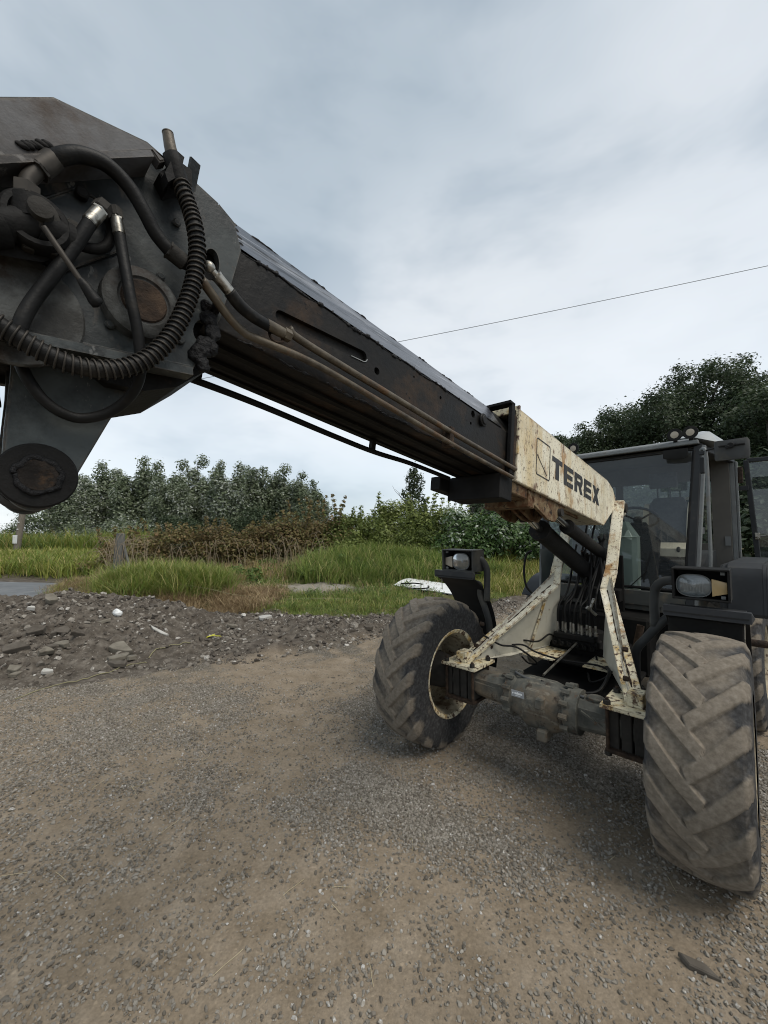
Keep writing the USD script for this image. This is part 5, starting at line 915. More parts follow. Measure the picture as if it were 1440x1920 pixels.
part('grease_ridge', cat([ridge(2.7, 3.84, IE + .002, -XI + .0005, .0050, 3), ridge(2.25, 3.84, IT - .002, -.044, .0028, 4), ridge(2.3, 3.78, IB + .004, -XI + .003, .0045, 6)]), 'grease', ib, True)
part('grease_lump', cat([blob(Bm(3.832 - .012 * (k % 3), .046 + .0125 * k, -XI + .001 + .0083 * k), (.004, .012, .010), .004, 90, k, 2) for k in range(12)]), 'grease', ib, True)
part('bottom_channel', cat([bbox(2.2, 3.9, IB - .010, IB - .001, -.075, -.050), bbox(2.2, 3.9, IB - .010, IB - .001, .02, .05), bbox(2.2, 3.9, IB - .006, IB - .001, .095, .125)]), 'black_steel', ib, False)
part('slot_lip', cat([bprism(slot.buffer(.003).difference(slot).intersection(sbox(3.29, -.10, 3.39, -.040)), -XI - .003, -XI + .01)]), 'chrome', ib, False)
part('boom_pin', cat([disc(Bm(2.50, .015, -XI - .006), (-1, 0, 0), .034, .010, 24), disc(Bm(2.50, .015, -XI - .012), (-1, 0, 0), .024, .010, 24)]), 'boom_steel', ib)
# steel pipes along the side and below
p1 = [Bm(3.66, -.125, -.185), Bm(3.60, -.138, -.182), Bm(3.2, -.148, -.180), Bm(2.75, -.159, -.178), Bm(2.17, -.163, -.175)]
p2 = [S(378, 525, x=-.24), S(400, 556, x=-.225), S(430, 596, x=-.205), S(455, 621, x=-.19), S(480, 635, x=-.185), Bm(3.55, -.185, -.182), Bm(3.2, -.195, -.180), Bm(2.74, -.211, -.178), Bm(2.20, -.217, -.175)]
part('steel_pipe', tube(spline(p1, 8), .0115, 12), 'pipe_steel', ib, True); part('steel_pipe', tube(spline(p2, 8), .0105, 12), 'pipe_steel', ib, True)
part('pipe_clip', cat([bbox(2.80, 2.83, -.225, -.135, -.186, -XI, .002)]), 'rusty_steel', ib)
part('pipe_clip', cat([tube(spline([S(505, 617, x=-.17), S(507, 632, x=-.185), S(518, 641, x=-.19), S(530, 640, x=-.185), S(526, 628, x=-.16)], 8), .004, 6)]), 'rusty_steel', ib)
pu = [Bm(3.88, -.262, .10), Bm(3.6, -.256, .10), Bm(3.25, -.262, .10), Bm(3.0, -.262, .10), Bm(2.75, -.248, .10), Bm(2.41, -.245, .10)]
up3 = part('under_pipe', tube(spline(pu, 8), .011, 10), 'black_steel', ib, True)
for s_ in (3.79, 3.02): part('standoff', bbox(s_ - .012, s_ + .012, -.262, IB - .003, .09, .11), 'black_steel', up3, False)

# ---- boom head
XH = -.180
hp = [(-190, 285), (285, 284), (308, 297), (372, 350), (408, 383), (440, 422), (452, 470), (430, 545), (412, 600), (386, 642), (360, 697), (30, 628), (-190, 585)]
hd = empty('boom_head', TH)
hpoly = Polygon([tuple(S(u, v, x=XH)[1:]) for u, v in hp])
hole1 = Polygon([tuple(S(395 + 19 * math.cos(a) * .85, 496 + 30 * math.sin(a), x=XH)[1:]) for a in np.linspace(0, 6.28, 24)[:-1]])
hole2 = Polygon([tuple(S(379 + 17 * math.cos(a), 620 + 21 * math.sin(a), x=XH)[1:]) for a in np.linspace(0, 6.28, 24)[:-1]])
part('side_plate', prism(hpoly.difference(hole1).difference(hole2), XH, XH + .022), 'dark_paint', hd, False)
part('side_plate', prism(hpoly, -XH - .022, -XH), 'dark_paint', hd, False)
part('head_core', prism(hpoly.buffer(-.02), XH + .03, -XH - .022), 'black_steel', hd, False)
def rim_strip(px, x0, x1, t, m, name='edge_plate'):
    pts = [S(u, v, x=x0) for u, v in px]; return cat([bar(np.array([(x0 + x1) / 2, *a[1:]]), np.array([(x0 + x1) / 2, *b[1:]]), abs(x1 - x0), t, up=(0, -(b - a)[2], (b - a)[1])) for a, b in zip(pts[:-1], pts[1:])])
part('top_plate', rim_strip([(310, 300), (372, 352), (408, 385), (440, 424)], XH + .004, -XH - .004, .014, 'dark_paint'), 'dark_paint', hd, False)
# weld-up hood over the head
XF = -.232
hood = [(-190, 190), (-60, 181), (100, 182), (276, 266), (313, 301), (300, 303), (286, 283), (100, 291), (-190, 305)]
part('hood_plate', sprism(hood, XF, XF + .030, .003), 'hood_paint', hd, False)
part('hood_plate', sprism([(-190, 190), (-60, 181), (100, 182), (276, 266), (310, 296), (286, 278), (-190, 300)], XF + .034, .20), 'dark_paint', hd, False)
part('hood_flange', cat([rim_strip([(-190, 307), (100, 294), (286, 287)], XF - .014, XH, .012, '')]), 'hood_paint', hd, False)
part('hood_weld', cat([blob(S(u, v, x=XF - .002), (.004, .010, .005), .003, 80, i, 2) for i, (u, v) in enumerate([(42, 272), (52, 272), (60, 271), (70, 272), (80, 271), (90, 271)])]), 'black_steel', hd, True)
part('lower_flange', cat([rim_strip([(-190, 584), (40, 628), (362, 696)], XH - .032, XH + .01, .018, '')]), 'dark_paint', hd, False)
part('bottom_plate', cat([prism([tuple(S(u, v, x=-.14)[1:]) for u, v in [(120, 655), (395, 690), (330, 727), (268, 735), (200, 720)]], -.15, .15)]), 'black_steel', hd, False)
# raised plates and bosses on the side
part('cover_plate', sprism([(78, 376), (141, 355), (176, 372), (212, 402), (226, 470), (112, 512), (60, 480)], XH - .008, XH, .002), 'dark_paint', hd, False)
part('round_plate', cat([disc(S(22, 578, x=XH), (-1, 0, 0), .105, .012, 48)]), 'flaked_paint', hd)
part('bolt', disc(S(152, 368, x=XH - .008), (-1, 0, 0), .0115, .018, 16), 'black_steel', hd)
c1 = S(262, 577, x=XH)
b1 = part('pin_boss', rev([(0, .076), (.028, .074), (.034, .066), (.038, .050), (.034, .047)], c1, (-1, 0, 0), 44), 'flaked_paint', hd)
part('pin', rev([(0, .044), (.034, .044), (.037, .041), (.037, .03), (.037, .02), (.037, .01)], c1, (-1, 0, 0), 36), 'rusty_steel', b1, False)
def bead(px, x, r, seed):
    p = np.array([S(u, v, x=x) for u, v in px]); L = np.concatenate([[0], np.cumsum(np.linalg.norm(np.diff(p, axis=0), axis=1))]); n = max(8, int(L[-1] / .006)); l = np.linspace(0, L[-1], n); q = np.stack([np.interp(l, L, p[:, k]) for k in range(3)], 1)
    return lumpy(tube(q, r * (.75 + .35 * np.abs(np.sin(np.arange(n) * 1.3))), 7), r * .35, 120, seed)
part('weld_bead', bead([(-120, 300), (100, 297), (284, 291), (300, 305)], XH - .001, .0045, 1), 'dark_paint', hd, True)
part('weld_bead', bead([(112, 513), (226, 471)], XH - .001, .0035, 2), 'black_steel', hd, True)
part('weld_bead', bead([(40, 622), (200, 654), (358, 688)], XH - .001, .0045, 3), 'dark_paint', hd, True)
part('weld_bead', bead([(78, 374), (141, 353), (176, 370), (212, 400)], XH - .002, .003, 4), 'dark_paint', hd, True)
part('weld_bead', bead([(22 + 92 * math.cos(a), 578 + 88 * math.sin(a)) for a in np.linspace(-1.4, 1.5, 20)], XH - .004, .005, 5), 'flaked_paint', hd, True)
for u, v in ((330, 420), (300, 520), (338, 640), (205, 610), (120, 330)): part('bolt', disc(S(u, v, x=XH), (-1, 0, 0), .009, .010, 12), 'dark_paint', hd)
# hanging lugs with the lower pin
ga = np.linspace(math.radians(30), math.radians(190), 26); c2u, c2v, r2 = 68, 895, 66
gpix = [(26, 600), (262, 640), (262, 700), (232, 748), (205, 790), (132, 912)] + [(c2u + r2 * math.cos(a), c2v + r2 * .95 * math.sin(a)) for a in ga] + [(2, 880), (8, 800), (20, 700)]
gus = part('hanging_lug', sprism(gpix, -.115, -.080, .003), 'dark_paint', hd, False)
gp_m = [(S(u, v, x=-.115)[1:]) for u, v in gpix]
part('hanging_lug', prism([tuple(a) for a in gp_m], .08, .115, .003), 'dark_paint', hd, False)
c2 = S(70, 893, x=-.115); pr = abs(S(70, 893, x=-.115)[2] - S(70, 953, x=-.115)[2])
part('pin_boss', cat([rev([(0, pr), (.012, pr), (.016, pr * .95), (.016, pr * .6)], c2, (-1, 0, 0), 44), rev([(-.23, pr * .98), (-.036, pr * .98)], c2, (-1, 0, 0), 40)]), 'black_steel', hd)
part('pin', rev([(0, pr * .50), (.020, pr * .50), (.022, pr * .46), (.022, pr * .34), (.022, pr * .2), (.022, pr * .1)], c2, (-1, 0, 0), 40), 'pin_face', hd, False)
wl = [c2 + V3(-.018, math.cos(a) * pr * .54 * (1 + .06 * math.sin(a * 7)), math.sin(a) * pr * .53 * (1 + .06 * math.cos(a * 5))) for a in np.linspace(0, 6.28, 70)]
part('weld_ring', lumpy(tube(wl, .0055, 8), .0035, 110, 4), 'grease', hd, True)
part('tilt_cylinder', cat([rod(V3(0, 2.74, 2.03), V3(0, 3.3, 1.90), .03, 16), disc(V3(-.05, 3.05, 1.95), XA, .05, .1)]), 'black_steel', hd)
# grease packed at the sleeve end
part('grease_lump', cat([blob(S(u, v, x=XH - .004), (.016, r * .9, r * 1.1), .010, 45, i, 3) for i, (u, v, r) in enumerate([(392, 598, .020), (398, 625, .022), (384, 650, .026), (372, 664, .022), (396, 650, .018), (378, 684, .018), (404, 580, .014), (388, 575, .012)])]), 'grease', hd, True)
# selector valve
vc = S(66, 420, x=XH - .05); ZV = XH - .05
vv = part('selector_valve', cat([rev([(-.05, .042), (-.02, .050), (.012, .050), (.020, .045), (.020, .037), (.004, .034)], vc, (-1, 0, 0), 32), rod(S(66, 420, x=ZV), S(-5, 423, x=ZV), .027, 18), rod(S(2, 423, x=ZV), S(-40, 425, x=ZV), .033, 18), rod(S(66, 420, x=ZV), S(128, 452, x=ZV + .015), .032, 18), rod(S(60, 420, x=ZV), S(52, 378, x=ZV), .030, 18),
    hull([S(u, v, x=x) for x in (XH, XH - .04) for u, v in [(-30, 470), (20, 395), (110, 420), (128, 470), (80, 492), (10, 480)]])]), 'black_steel', hd)
part('valve_hub', cat([rev([(-.03, .030), (.010, .027), (.014, .019), (.026, .0175), (.028, .005)], vc + V3(-.012, 0, 0) + (S(72, 411, x=ZV) - S(66, 420, x=ZV)), (-1, 0, 0), 28)]), 'dark_casting', vv)
for u, v in ((53, 464), (97, 474), (133, 432), (4, 398)): part('bolt', hexnut(S(u, v, x=XH - .038), (-1, 0, 0), .013, .018), 'dark_casting', vv, False)
lv = part('lever', tube(spath([(82, 426), (118, 478), (152, 527)], [ZV - .035, ZV - .040, ZV - .042]), [.0052, .0050, .0048], 10), 'wire_steel', vv, True)
part('lever_grip', tube(spath([(150, 524), (160, 537), (178, 563), (184, 570), (187, 573)], ZV - .042), [.006, .0085, .0115, .0115, .006], 14), 'rubber', lv, True)
# hoses and fittings
XO = XH - .052
def ferrule(a, b, r, n=18): return cat([rod(a, b, r, n), rod(np.array(a) - (np.array(b) - np.array(a)) * .12, a, r * 1.08, 6), rod(b, np.array(b) + (np.array(b) - np.array(a)) * .05, r * .93, n)])
f1 = part('hose_elbow', cat([tube(spline(spath([(50, 366), (50, 350), (54, 336), (68, 322), (84, 310)], XO), 6), .0125, 14), hexnut(S(50, 370, x=XO), np.array(S(50, 345, x=XO)) - np.array(S(50, 370, x=XO)), .020, .022), ]), 'wire_steel', hd)
part('ferrule', ferrule(S(74, 318, x=XO), S(100, 299, x=XO), .0175), 'wire_steel', f1)
h1 = spline(spath([(98, 300), (120, 292), (150, 290), (190, 303), (222, 328), (250, 362), (272, 400), (292, 438), (318, 470), (338, 488), (356, 497), (376, 503)], [XO, XO - .01, XO - .014, XO - .014, XO - .012, XO - .01, XO - .008, XO - .004, XO - .002, XO, XO, XO]), 8)
part('thick_hose', tube(h1, .0142, 18), 'rubber', hd, True)
part('ferrule', ferrule(S(318, 470, x=XO - .002), S(345, 492, x=XO), .0180), 'dark_casting', hd)
f2 = part('ferrule', ferrule(S(186, 397, x=XH - .06), S(168, 417, x=XH - .06), .0128), 'chrome', hd)
part('swivel', cat([hexnut(S(196, 386, x=XH - .055), np.array(S(186, 397, x=XH - .06)) - np.array(S(196, 386, x=XH - .055)), .016, .02)]), 'dark_casting', hd)
part('hose', tube(spline(spath([(170, 415), (150, 446), (126, 480), (98, 517), (70, 553), (52, 580), (40, 605), (32, 630), (30, 650)], [XH - .06, XH - .055, XH - .05, XH - .048, XH - .045, XH - .045, XH - .045, XH - .04, XH - .03]), 8), .0118, 16), 'rubber', hd, True)
part('ferrule', ferrule(S(218, 412, x=XH - .05), S(224, 440, x=XH - .052), .0112), 'chrome', hd)
part('swivel', cat([hexnut(S(215, 393, x=XH - .045), np.array(S(218, 412, x=XH - .05)) - np.array(S(215, 393, x=XH - .045)), .0135, .022), rod(S(206, 398, x=XH - .004), S(216, 398, x=XH - .045), .012, 12)]), 'dark_casting', hd)
h3 = spath([(224, 438), (230, 475), (238, 520), (246, 565), (255, 605), (261, 645), (264, 690), (255, 725), (232, 755), (195, 777), (150, 784), (112, 772), (80, 748), (58, 720), (44, 695), (36, 670)], [XH - .052, XH - .055, XH - .062, XH - .066, XH - .064, XH - .058, XH - .048, XH - .03, XH, XH + .02, XH + .03, XH + .03, XH + .03, XH + .03, XH + .03, XH + .03])
part('hose', tube(spline(h3, 8), .0105, 14), 'rubber', hd, True)
part('bent_pipe', tube(spline(spath([(198, 392), (206, 415), (209, 440), (200, 460), (182, 467), (155, 462), (125, 452)], XH - .03), 8), .0098, 12), 'black_steel', hd, True)
# spring-guarded hose
cg = spath([(338, 340), (345, 362), (356, 392), (365, 425), (370, 462), (368, 500), (361, 536), (350, 570), (334, 606), (312, 640), (284, 668), (250, 685), (212, 693), (172, 692), (135, 684), (100, 670), (66, 652), (36, 634), (8, 616), (-30, 592)], np.concatenate([[XO - .0, XO - .006, XO - .012], np.full(17, XO - .022)]))
cgs = spline(cg, 14); gh = part('guarded_hose', tube(cgs, .0150, 16), 'rubber', hd, True)
def coil(path, rad, wire, pitchm):
    L = np.concatenate([[0], np.cumsum(np.linalg.norm(np.diff(path, axis=0), axis=1))]); tot = L[-1]; N = int(tot / pitchm * 18); l = np.linspace(0, tot, N); p = np.stack([np.interp(l, L, path[:, k]) for k in range(3)], 1)
    tg = np.gradient(p, axis=0); tg /= np.linalg.norm(tg, axis=1, keepdims=True); x, u, _ = frame_at(tg[0]); out = []
    ph = l / pitchm * 2 * np.pi * (1 + 0 * l) + 2.2 * np.sin(l * 9) 
    for i in range(N): x = x - tg[i] * (x @ tg[i]); x /= np.linalg.norm(x); u = np.cross(tg[i], x); out.append(p[i] + rad * (math.cos(ph[i]) * x + math.sin(ph[i]) * u))
    return tube(out, wire, 6)
part('guard_spring', coil(cgs, .0172, .0019, .0118), 'wire_steel', gh, True)
stub = spath([(315, 252), (319, 275), (326, 303), (334, 330), (342, 356)], XO)
gt = part('stub_pipe', cat([tube(stub, [.0115, .0125, .0145, .0150, .0150], 16), disc(stub[0], stub[0] - stub[1], .0118, .004, 16), ]), 'pipe_steel', hd, 30)
part('pipe_wrap', lumpy(tube(spath([(320, 290), (328, 312), (336, 340), (340, 352)], XO), [.0165, .019, .0185, .017], 14), .003, 70, 3), 'black_steel', gt, True)
part('hook_bracket', cat([sprism([(300, 340), (322, 300), (336, 312), (328, 345), (306, 358)], XO + .02, XO - .012), sprism([(285, 350), (318, 325), (345, 345), (345, 372), (300, 380)], XH + .01, XO + .01, .002)]), 'black_steel', gt, False)
part('strap_plate', cat([bar(S(356, 352, x=XO + .03), S(366, 302, x=XO + .01), .026, .006, up=(1, .4, 0)), bar(S(352, 366, x=XO + .03), S(358, 346, x=XO + .03), .02, .008, up=(1, .4, 0))]), 'dark_paint', gt, False)
# ball fitting and the hose that feeds the side pipe
bf = part('banjo_fitting', cat([blob(S(392, 501, x=XO - .004), (.0135,) * 3, .0008, 60, 2, 3), rod(S(392, 501, x=XO - .004), S(406, 517, x=XO - .004), .008, 12)]), 'chrome', hd, True)
part('ferrule', cat([ferrule(S(408, 520, x=XO - .002), S(431, 548, x=XO), .0135)]), 'chrome', bf)
part('hose', tube(spline([S(430, 547, x=XO), S(450, 573, x=XO + .008), S(475, 594, x=XO + .02), S(500, 609, x=-.195), S(512, 616, x=-.19)], 8), .0150, 16), 'rubber', hd, True)
part('ferrule', cat([tube([S(498, 607, x=-.196), S(520, 619, x=-.19), S(533, 626, x=-.187)], [.0155, .0155, .0145], 16), hexnut(S(532, 625, x=-.187), S(548, 634, x=-.186) - S(532, 625, x=-.187), .018, .022)]), 'pipe_steel', hd)

# ---- front mudguards, their tubes and the headlights
def arch(x0, x1, y0, z0, r, a0, a1, t, n=16):
    """a mudguard: sheet of thickness t curved over the wheel between angles a0 and a1"""
    A = np.radians(np.linspace(a0, a1, n)); o = [(y0 + (r + t) * math.cos(a), z0 + (r + t) * math.sin(a)) for a in A]; i = [(y0 + r * math.cos(a), z0 + r * math.sin(a)) for a in A[::-1]]; return prism(o + i, x0, x1)
for s, zf in ((-1, 1.255), (1, 1.36)):
    dz = zf - 1.255
    mg = part('mudguard', cat([arch(s * .69, s * 1.09, -.02, TR + dz * .9, .70, 112, 198, .012), box(s * .70, s * 1.08, -.46, -.30, zf + .005, zf + .017, .004)]), 'black_plastic')
    part('lip', hull([(s * x, y, z) for x, dx in ((.69, 1), (1.10, -1)) for y in (-.33, -.285) for z in (zf - .035, zf + .028)] + [(s * 1.115, -.31, zf - .005), (s * .675, -.31, zf - .005)]), 'fender_plastic', mg)
    if s < 0: part('flap', cat([box(s * .70, s * 1.06, -.40, -.375, zf - .20, zf - .03, .004)]), 'black_plastic', mg)
    hx0, hx1, hz0, hz1 = (.735, 1.015, 1.325, 1.52) if s < 0 else (.70, 1.03, 1.385, 1.585)
    yf, yb = -.31, -.50
    w = .012; hl = part('headlight', cat([box(s * hx0, s * hx1, yb, yf, hz1 - w, hz1, .003), box(s * hx0, s * hx1, yb, yf, hz0, hz0 + w, .003), box(s * hx0, s * (hx0 + w), yb, yf - .002, hz0 + w, hz1 - w), box(s * (hx1 - w), s * hx1, yb, yf - .002, hz0 + w, hz1 - w), box(s * hx0, s * hx1, yb - .01, yb, hz0 + .004, hz1 - .004)]), 'black_plastic' if s < 0 else 'grey_plastic', smooth=False)
    cx_, cz_ = (hx0 + .105, (hz0 + hz1) / 2 - .012) if s < 0 else (hx0 + .15, (hz0 + hz1) / 2 - .01); lw_, lh_ = (.083, .066) if s < 0 else (.085, .072)
    def soft(wd, hg, p=2.7, n=48): a = np.linspace(0, 2 * np.pi, n, endpoint=False); return np.sign(np.cos(a)) * np.abs(np.cos(a)) ** (2 / p) * wd, np.sign(np.sin(a)) * np.abs(np.sin(a)) ** (2 / p) * hg
    def dome(wd, hg, bul, y0):
        V, F = [], []; n = 48
        for f, d in ((1.0, -.012), (1.0, 0), (.97, .006), (.8, .006 + bul * .36), (.5, .006 + bul * .75), (.22, .006 + bul * .95)):
            a, b = soft(wd * f, hg * f); V += [(s * (cx_ + x), y0 + d, cz_ + z) for x, z in zip(a, b)]
        V.append((s * cx_, y0 + .006 + bul, cz_))
        for r in range(5):
            for j in range(n): k = (j + 1) % n; F += [(r * n + j, r * n + k, (r + 1) * n + k), (r * n + j, (r + 1) * n + k, (r + 1) * n + j)]
        for j in range(n): F.append((5 * n + j, 5 * n + (j + 1) % n, 6 * n))
        m = trimesh.Trimesh(np.array(V), np.array(F), process=False); m.fix_normals(); return m
    part('lens', dome(lw_, lh_, .014, yf - .045), 'lamp_glass' if s < 0 else 'lamp_glass', hl, 40)
    bw = []
    for f, d in ((1.0, -.010), (.92, -.030), (.72, -.055), (.45, -.072), (.18, -.080)): a_, b_ = soft(lw_ * f, lh_ * f); bw.append([(s * (cx_ + x), yf - .045 + d, cz_ + z) for x, z in zip(a_, b_)])
    VB = np.array(sum(bw, []) + [(s * cx_, yf - .126, cz_)]); FB = [q for r_i in range(4) for j in range(48) for q in ((r_i * 48 + j, r_i * 48 + (j + 1) % 48, (r_i + 1) * 48 + (j + 1) % 48), (r_i * 48 + j, (r_i + 1) * 48 + (j + 1) % 48, (r_i + 1) * 48 + j))] + [(4 * 48 + j, 4 * 48 + (j + 1) % 48, 5 * 48) for j in range(48)]
    part('reflector_bowl', trimesh.Trimesh(VB, np.array(FB), process=False), 'lens_glass' if s < 0 else 'old_lens', hl, 30)
    part('lens_ribs', cat([rod((s * (cx_ + x), yf - .043 + .010, cz_ - lh_ * .55), (s * (cx_ + x), yf - .043 + .010, cz_ + lh_ * .55), .0016, 5) for x in np.linspace(-lw_ * .55, lw_ * .55, 7)]), 'lens_glass' if s < 0 else 'old_lens', hl)
    part('lens_rim', cat([tube([(s * (cx_ + x), yf - .044, cz_ + z) for x, z in zip(*[np.append(a, a[:1]) for a in soft(lw_ * 1.03, lh_ * 1.03)])], .004, 6)]), 'cab_grey', hl, True)
    part('bulb', cat([rod((s * cx_, yf - .12, cz_), (s * cx_, yf - .065, cz_), .008, 10), disc((s * cx_, yf - .070, cz_), (0, 1, 0), .015, .004, 18)]), 'label_grey', hl)
    ix0 = cx_ + lw_ + .006; part('turn_signal', hull([(s * x, y, z) for x, zz in ((ix0, .058), (hx1 - .016, .036)) for y in (yf - .06, yf - .036) for z in (cz_ - zz, cz_ + zz * .8)] + [(s * (ix0 + .03), yf - .028, cz_ - .03), (s * (ix0 + .03), yf - .028, cz_ + .02)]), 'amber_lens' if s < 0 else 'old_lens', hl)
    for zz in (hz0 + .022, hz1 - .03): part('bracket_clip', box(s * (hx1 - .045), s * (hx1 - .022), yf - .05, yf - .03, zz - .006, zz + .012, .002), 'cab_grey', hl)
    if s < 0:
        tb = [(-.745, -.46, 1.42), (-.68, -.47, 1.415), (-.63, -.48, 1.375), (-.612, -.49, 1.30), (-.607, -.5, 1.10)]
        tb2 = [(-.82, -.5, 1.21), (-.72, -.5, 1.19), (-.64, -.5, 1.12), (-.55, -.5, 1.00), (-.50, -.5, .93), (-.487, -.5, .86), (-.487, -.5, .62)]
    else:
        tb = [(.735, -.46, 1.505), (.70, -.47, 1.49), (.675, -.49, 1.44), (.665, -.50, 1.37), (.67, -.5, 1.12)]
        tb2 = [(.84, -.46, 1.27), (.75, -.5, 1.26), (.735, -.5, 1.16), (.69, -.5, 1.05), (.655, -.5, .94), (.645, -.5, .84), (.645, -.5, .70)]
    part('support_tube', tube(spline(tb, 7), .0285, 16), 'grey_plastic', hl, True); part('support_tube', tube(spline(tb2, 7), .0285, 16), 'grey_plastic', mg, True)
    part('edge_wire', cat([rod((s * 1.068, -.36, zf - .03), (s * 1.066, -.36, zf - .16), .004, 6)]), 'chrome', mg)
part('vent_pipe', cat([tube([(-.372, -1.0, .70), (-.43, -1.0, .985)], .027, 18, caps=False), tube([(-.43, -1.0, .985), (-.372, -1.0, .70)], .022, 18, caps=False), lathe([(0, .022), (.001, .027)], (-.43, -1.0, .985), (-.058, 0, .285), 18), disc((-.405, -1.0, .86), (-.058, 0, .285), .022, .004, 18)]), 'rusty_steel')
part('tube_stub', cat([tube([(-.66, -.86, 1.00), (-1.165, -.86, 1.005)], .024, 16, caps=False), tube([(-1.165, -.86, 1.005), (-.66, -.86, 1.00)], .020, 16, caps=False), lathe([(0, .020), (.001, .024)], (-1.165, -.86, 1.005), (-1, 0, 0), 16), disc((-1.10, -.86, 1.0045), (-1, 0, 0), .020, .003, 16)]), 'rusty_steel')

# ---- rear frame: chassis, cab, engine cover, rear mudguards
def rpart(name, mesh, m, parent=None, smooth=32, label=None): return part(name, rr(mesh), m, parent, smooth, None, label)
rpart('rear_chassis', cat([box(-.42, .42, -3.6, -1.35, .48, .98, .02), box(-.30, .30, -1.5, -.95, .50, .75, .02), disc((0, -1.2, .42), (0, 0, 1), .11, .42), rod((-.85, -2.2, TR), (.85, -2.2, TR), .09, 20)]), 'void_steel')
rpart('engine_cover', hull([(x, y, z) for x in (-.62, .62) for y in (-4.15, -3.2) for z in (.75,)] + [(x, y, z) for x in (-.55, .55) for y, z in ((-3.2, 1.62), (-3.95, 1.48), (-4.15, 1.3))]), 'cab_grey')
cab = empty('cab', TH)
FL, FR = -.748, .748
yb_, yt_ = -1.70, -1.93                # windscreen plane: foot and head
zt, zb = 2.525, 1.215
def fpt(x, z): t = (z - zb) / (zt - zb); return V3(x, yb_ + (yt_ - yb_) * t, z)
def xa(z): return -.700 - .048 * (z - 1.2) / 1.3      # the front pillars lean out a little
def wl_(z, s): return xa(z) * (-s) * -1 if s < 0 else -xa(z)
for s in (-1, 1):
    a, b = V3(s * .655, -1.66, 1.02), V3(s * .722, -1.945, 2.55)
    pl = rpart('front_pillar', cat([bar(a, b, .062, .05, up=(0, 1, .1), b=.006)]), 'cab_dark', cab)
    rpart('pillar_trim', cat([bar(a + V3(s * .044, -.01, 0), b + V3(s * .044, -.01, 0), .030, .045, up=(0, 1, .1), b=.004)]), 'cab_grey', pl)
    a2, b2 = V3(s * .845, -3.08, 1.02), V3(s * .845, -3.06, 2.52)
    rpart('rear_pillar', cat([bar(a2, b2, .045, .07, up=(0, 1, 0), b=.006), bar(a2 + V3(s * .034, .01, 0), b2 + V3(s * .034, .01, 0), .02, .05, up=(0, 1, 0), b=.004)]), 'cab_grey', cab)
    rpart('rear_corner_panel', prism([(-3.03, 1.05), (-3.00, 1.05), (-3.00, 2.57), (-3.03, 2.57)], s * .665, s * .822), 'lining', cab)
    rpart('side_sill', bar((s * .70, -1.70, 1.08), (s * .83, -3.05, 1.08), .05, .14, b=.006), 'cab_lower', cab)
    rpart('side_header', bar((s * .735, -1.95, 2.54), (s * .845, -3.05, 2.54), .05, .06, b=.006), 'cab_dark', cab)
# windscreen with its rubber seal
def quadmesh(p): return trimesh.Trimesh(np.array(p), np.array([(0, 1, 2), (0, 2, 3)]), process=False)
wsx = [(-.625, zb), (-.70, zt), (.70, zt), (.625, zb)]
wsc = [fpt(x, z) for x, z in wsx]; ws = quadmesh([p + V3(0, .004, 0) for p in wsc]); ws2 = quadmesh([p - V3(0, .002, 0) for p in wsc][::-1])
wsg = rpart('windscreen', cat([ws]), 'cab_glass', cab, False)
seal = [(-.60, zb), (-.625, zb + .035), (-.695, zt - .02), (-.68, zt), (.68, zt), (.695, zt - .02), (.625, zb + .035), (.60, zb), (.10, zb - .0), (-.10, zb - .0)]
sp_ = [fpt(x, z) + V3(0, .008, 0) for x, z in seal]
rpart('seal', cat([tube(sp_ + sp_[:1], .014, 8)]), 'rubber', wsg, True)
rpart('lower_front', cat([box(-.66, .66, -1.70, -1.66, 1.05, 1.192, .006), box(-.70, .70, -1.72, -1.69, 1.00, 1.05, .004)]), 'cab_lower', cab)
rpart('front_rail', cat([rod((-.66, -1.60, .955), (.30, -1.60, .955), .016, 10)]), 'cab_grey', cab)
rpart('front_lining', box(-.64, .64, -1.78, -1.72, .75, 1.0, .004), 'void_steel', cab)
# right hand corner glass below the screen line and its grab handle
gh_ = rpart('grab_handle', tube(spline([(.79, -1.66, 1.53), (.84, -1.64, 1.50), (.865, -1.63, 1.40), (.875, -1.63, 1.25), (.855, -1.64, 1.12), (.79, -1.66, 1.04), (.70, -1.68, 1.00)], 8), .0125, 10), 'black_plastic', cab, True)
rpart('corner_panel', quadmesh([(.545, -1.652, 1.05), (.545, -1.665, 1.56), (.69, -1.652, 1.56), (.655, -1.642, 1.05)]), 'dark_pane', cab, False)
# roof
rf = rpart('roof', cat([hull([(s * x, y, z) for s in (-1, 1) for x, y, z in ((.735, -1.92, 2.575), (.70, -1.90, 2.61), (.66, -1.95, 2.635), (.87, -3.10, 2.56), (.84, -3.14, 2.60), (.78, -3.06, 2.65), (.66, -2.4, 2.68))])]), 'cab_grey', cab, 25)
rpart('roof_edge', cat([bar((-.735, -1.90, 2.585), (.735, -1.90, 2.585), .05, .036, b=.006)]), 'cab_grey', rf)
rpart('roof_hood', hull([(s_x, y, z) for s_x, y, z in ((-.68, -1.97, 2.65), (-.86, -1.95, 2.57), (-.90, -2.9, 2.58), (-.80, -2.03, 2.69), (-.74, -2.1, 2.72), (-.74, -2.8, 2.74), (-.84, -2.8, 2.70), (-.5, -2.1, 2.68), (-.5, -2.9, 2.68), (-.55, -3.0, 2.6))]), 'roof_white', rf, 40)
rpart('headlining', quadmesh([(-.70, -1.96, 2.553), (.70, -1.96, 2.553), (.82, -3.04, 2.553), (-.82, -3.04, 2.553)]), 'lining', cab, False)
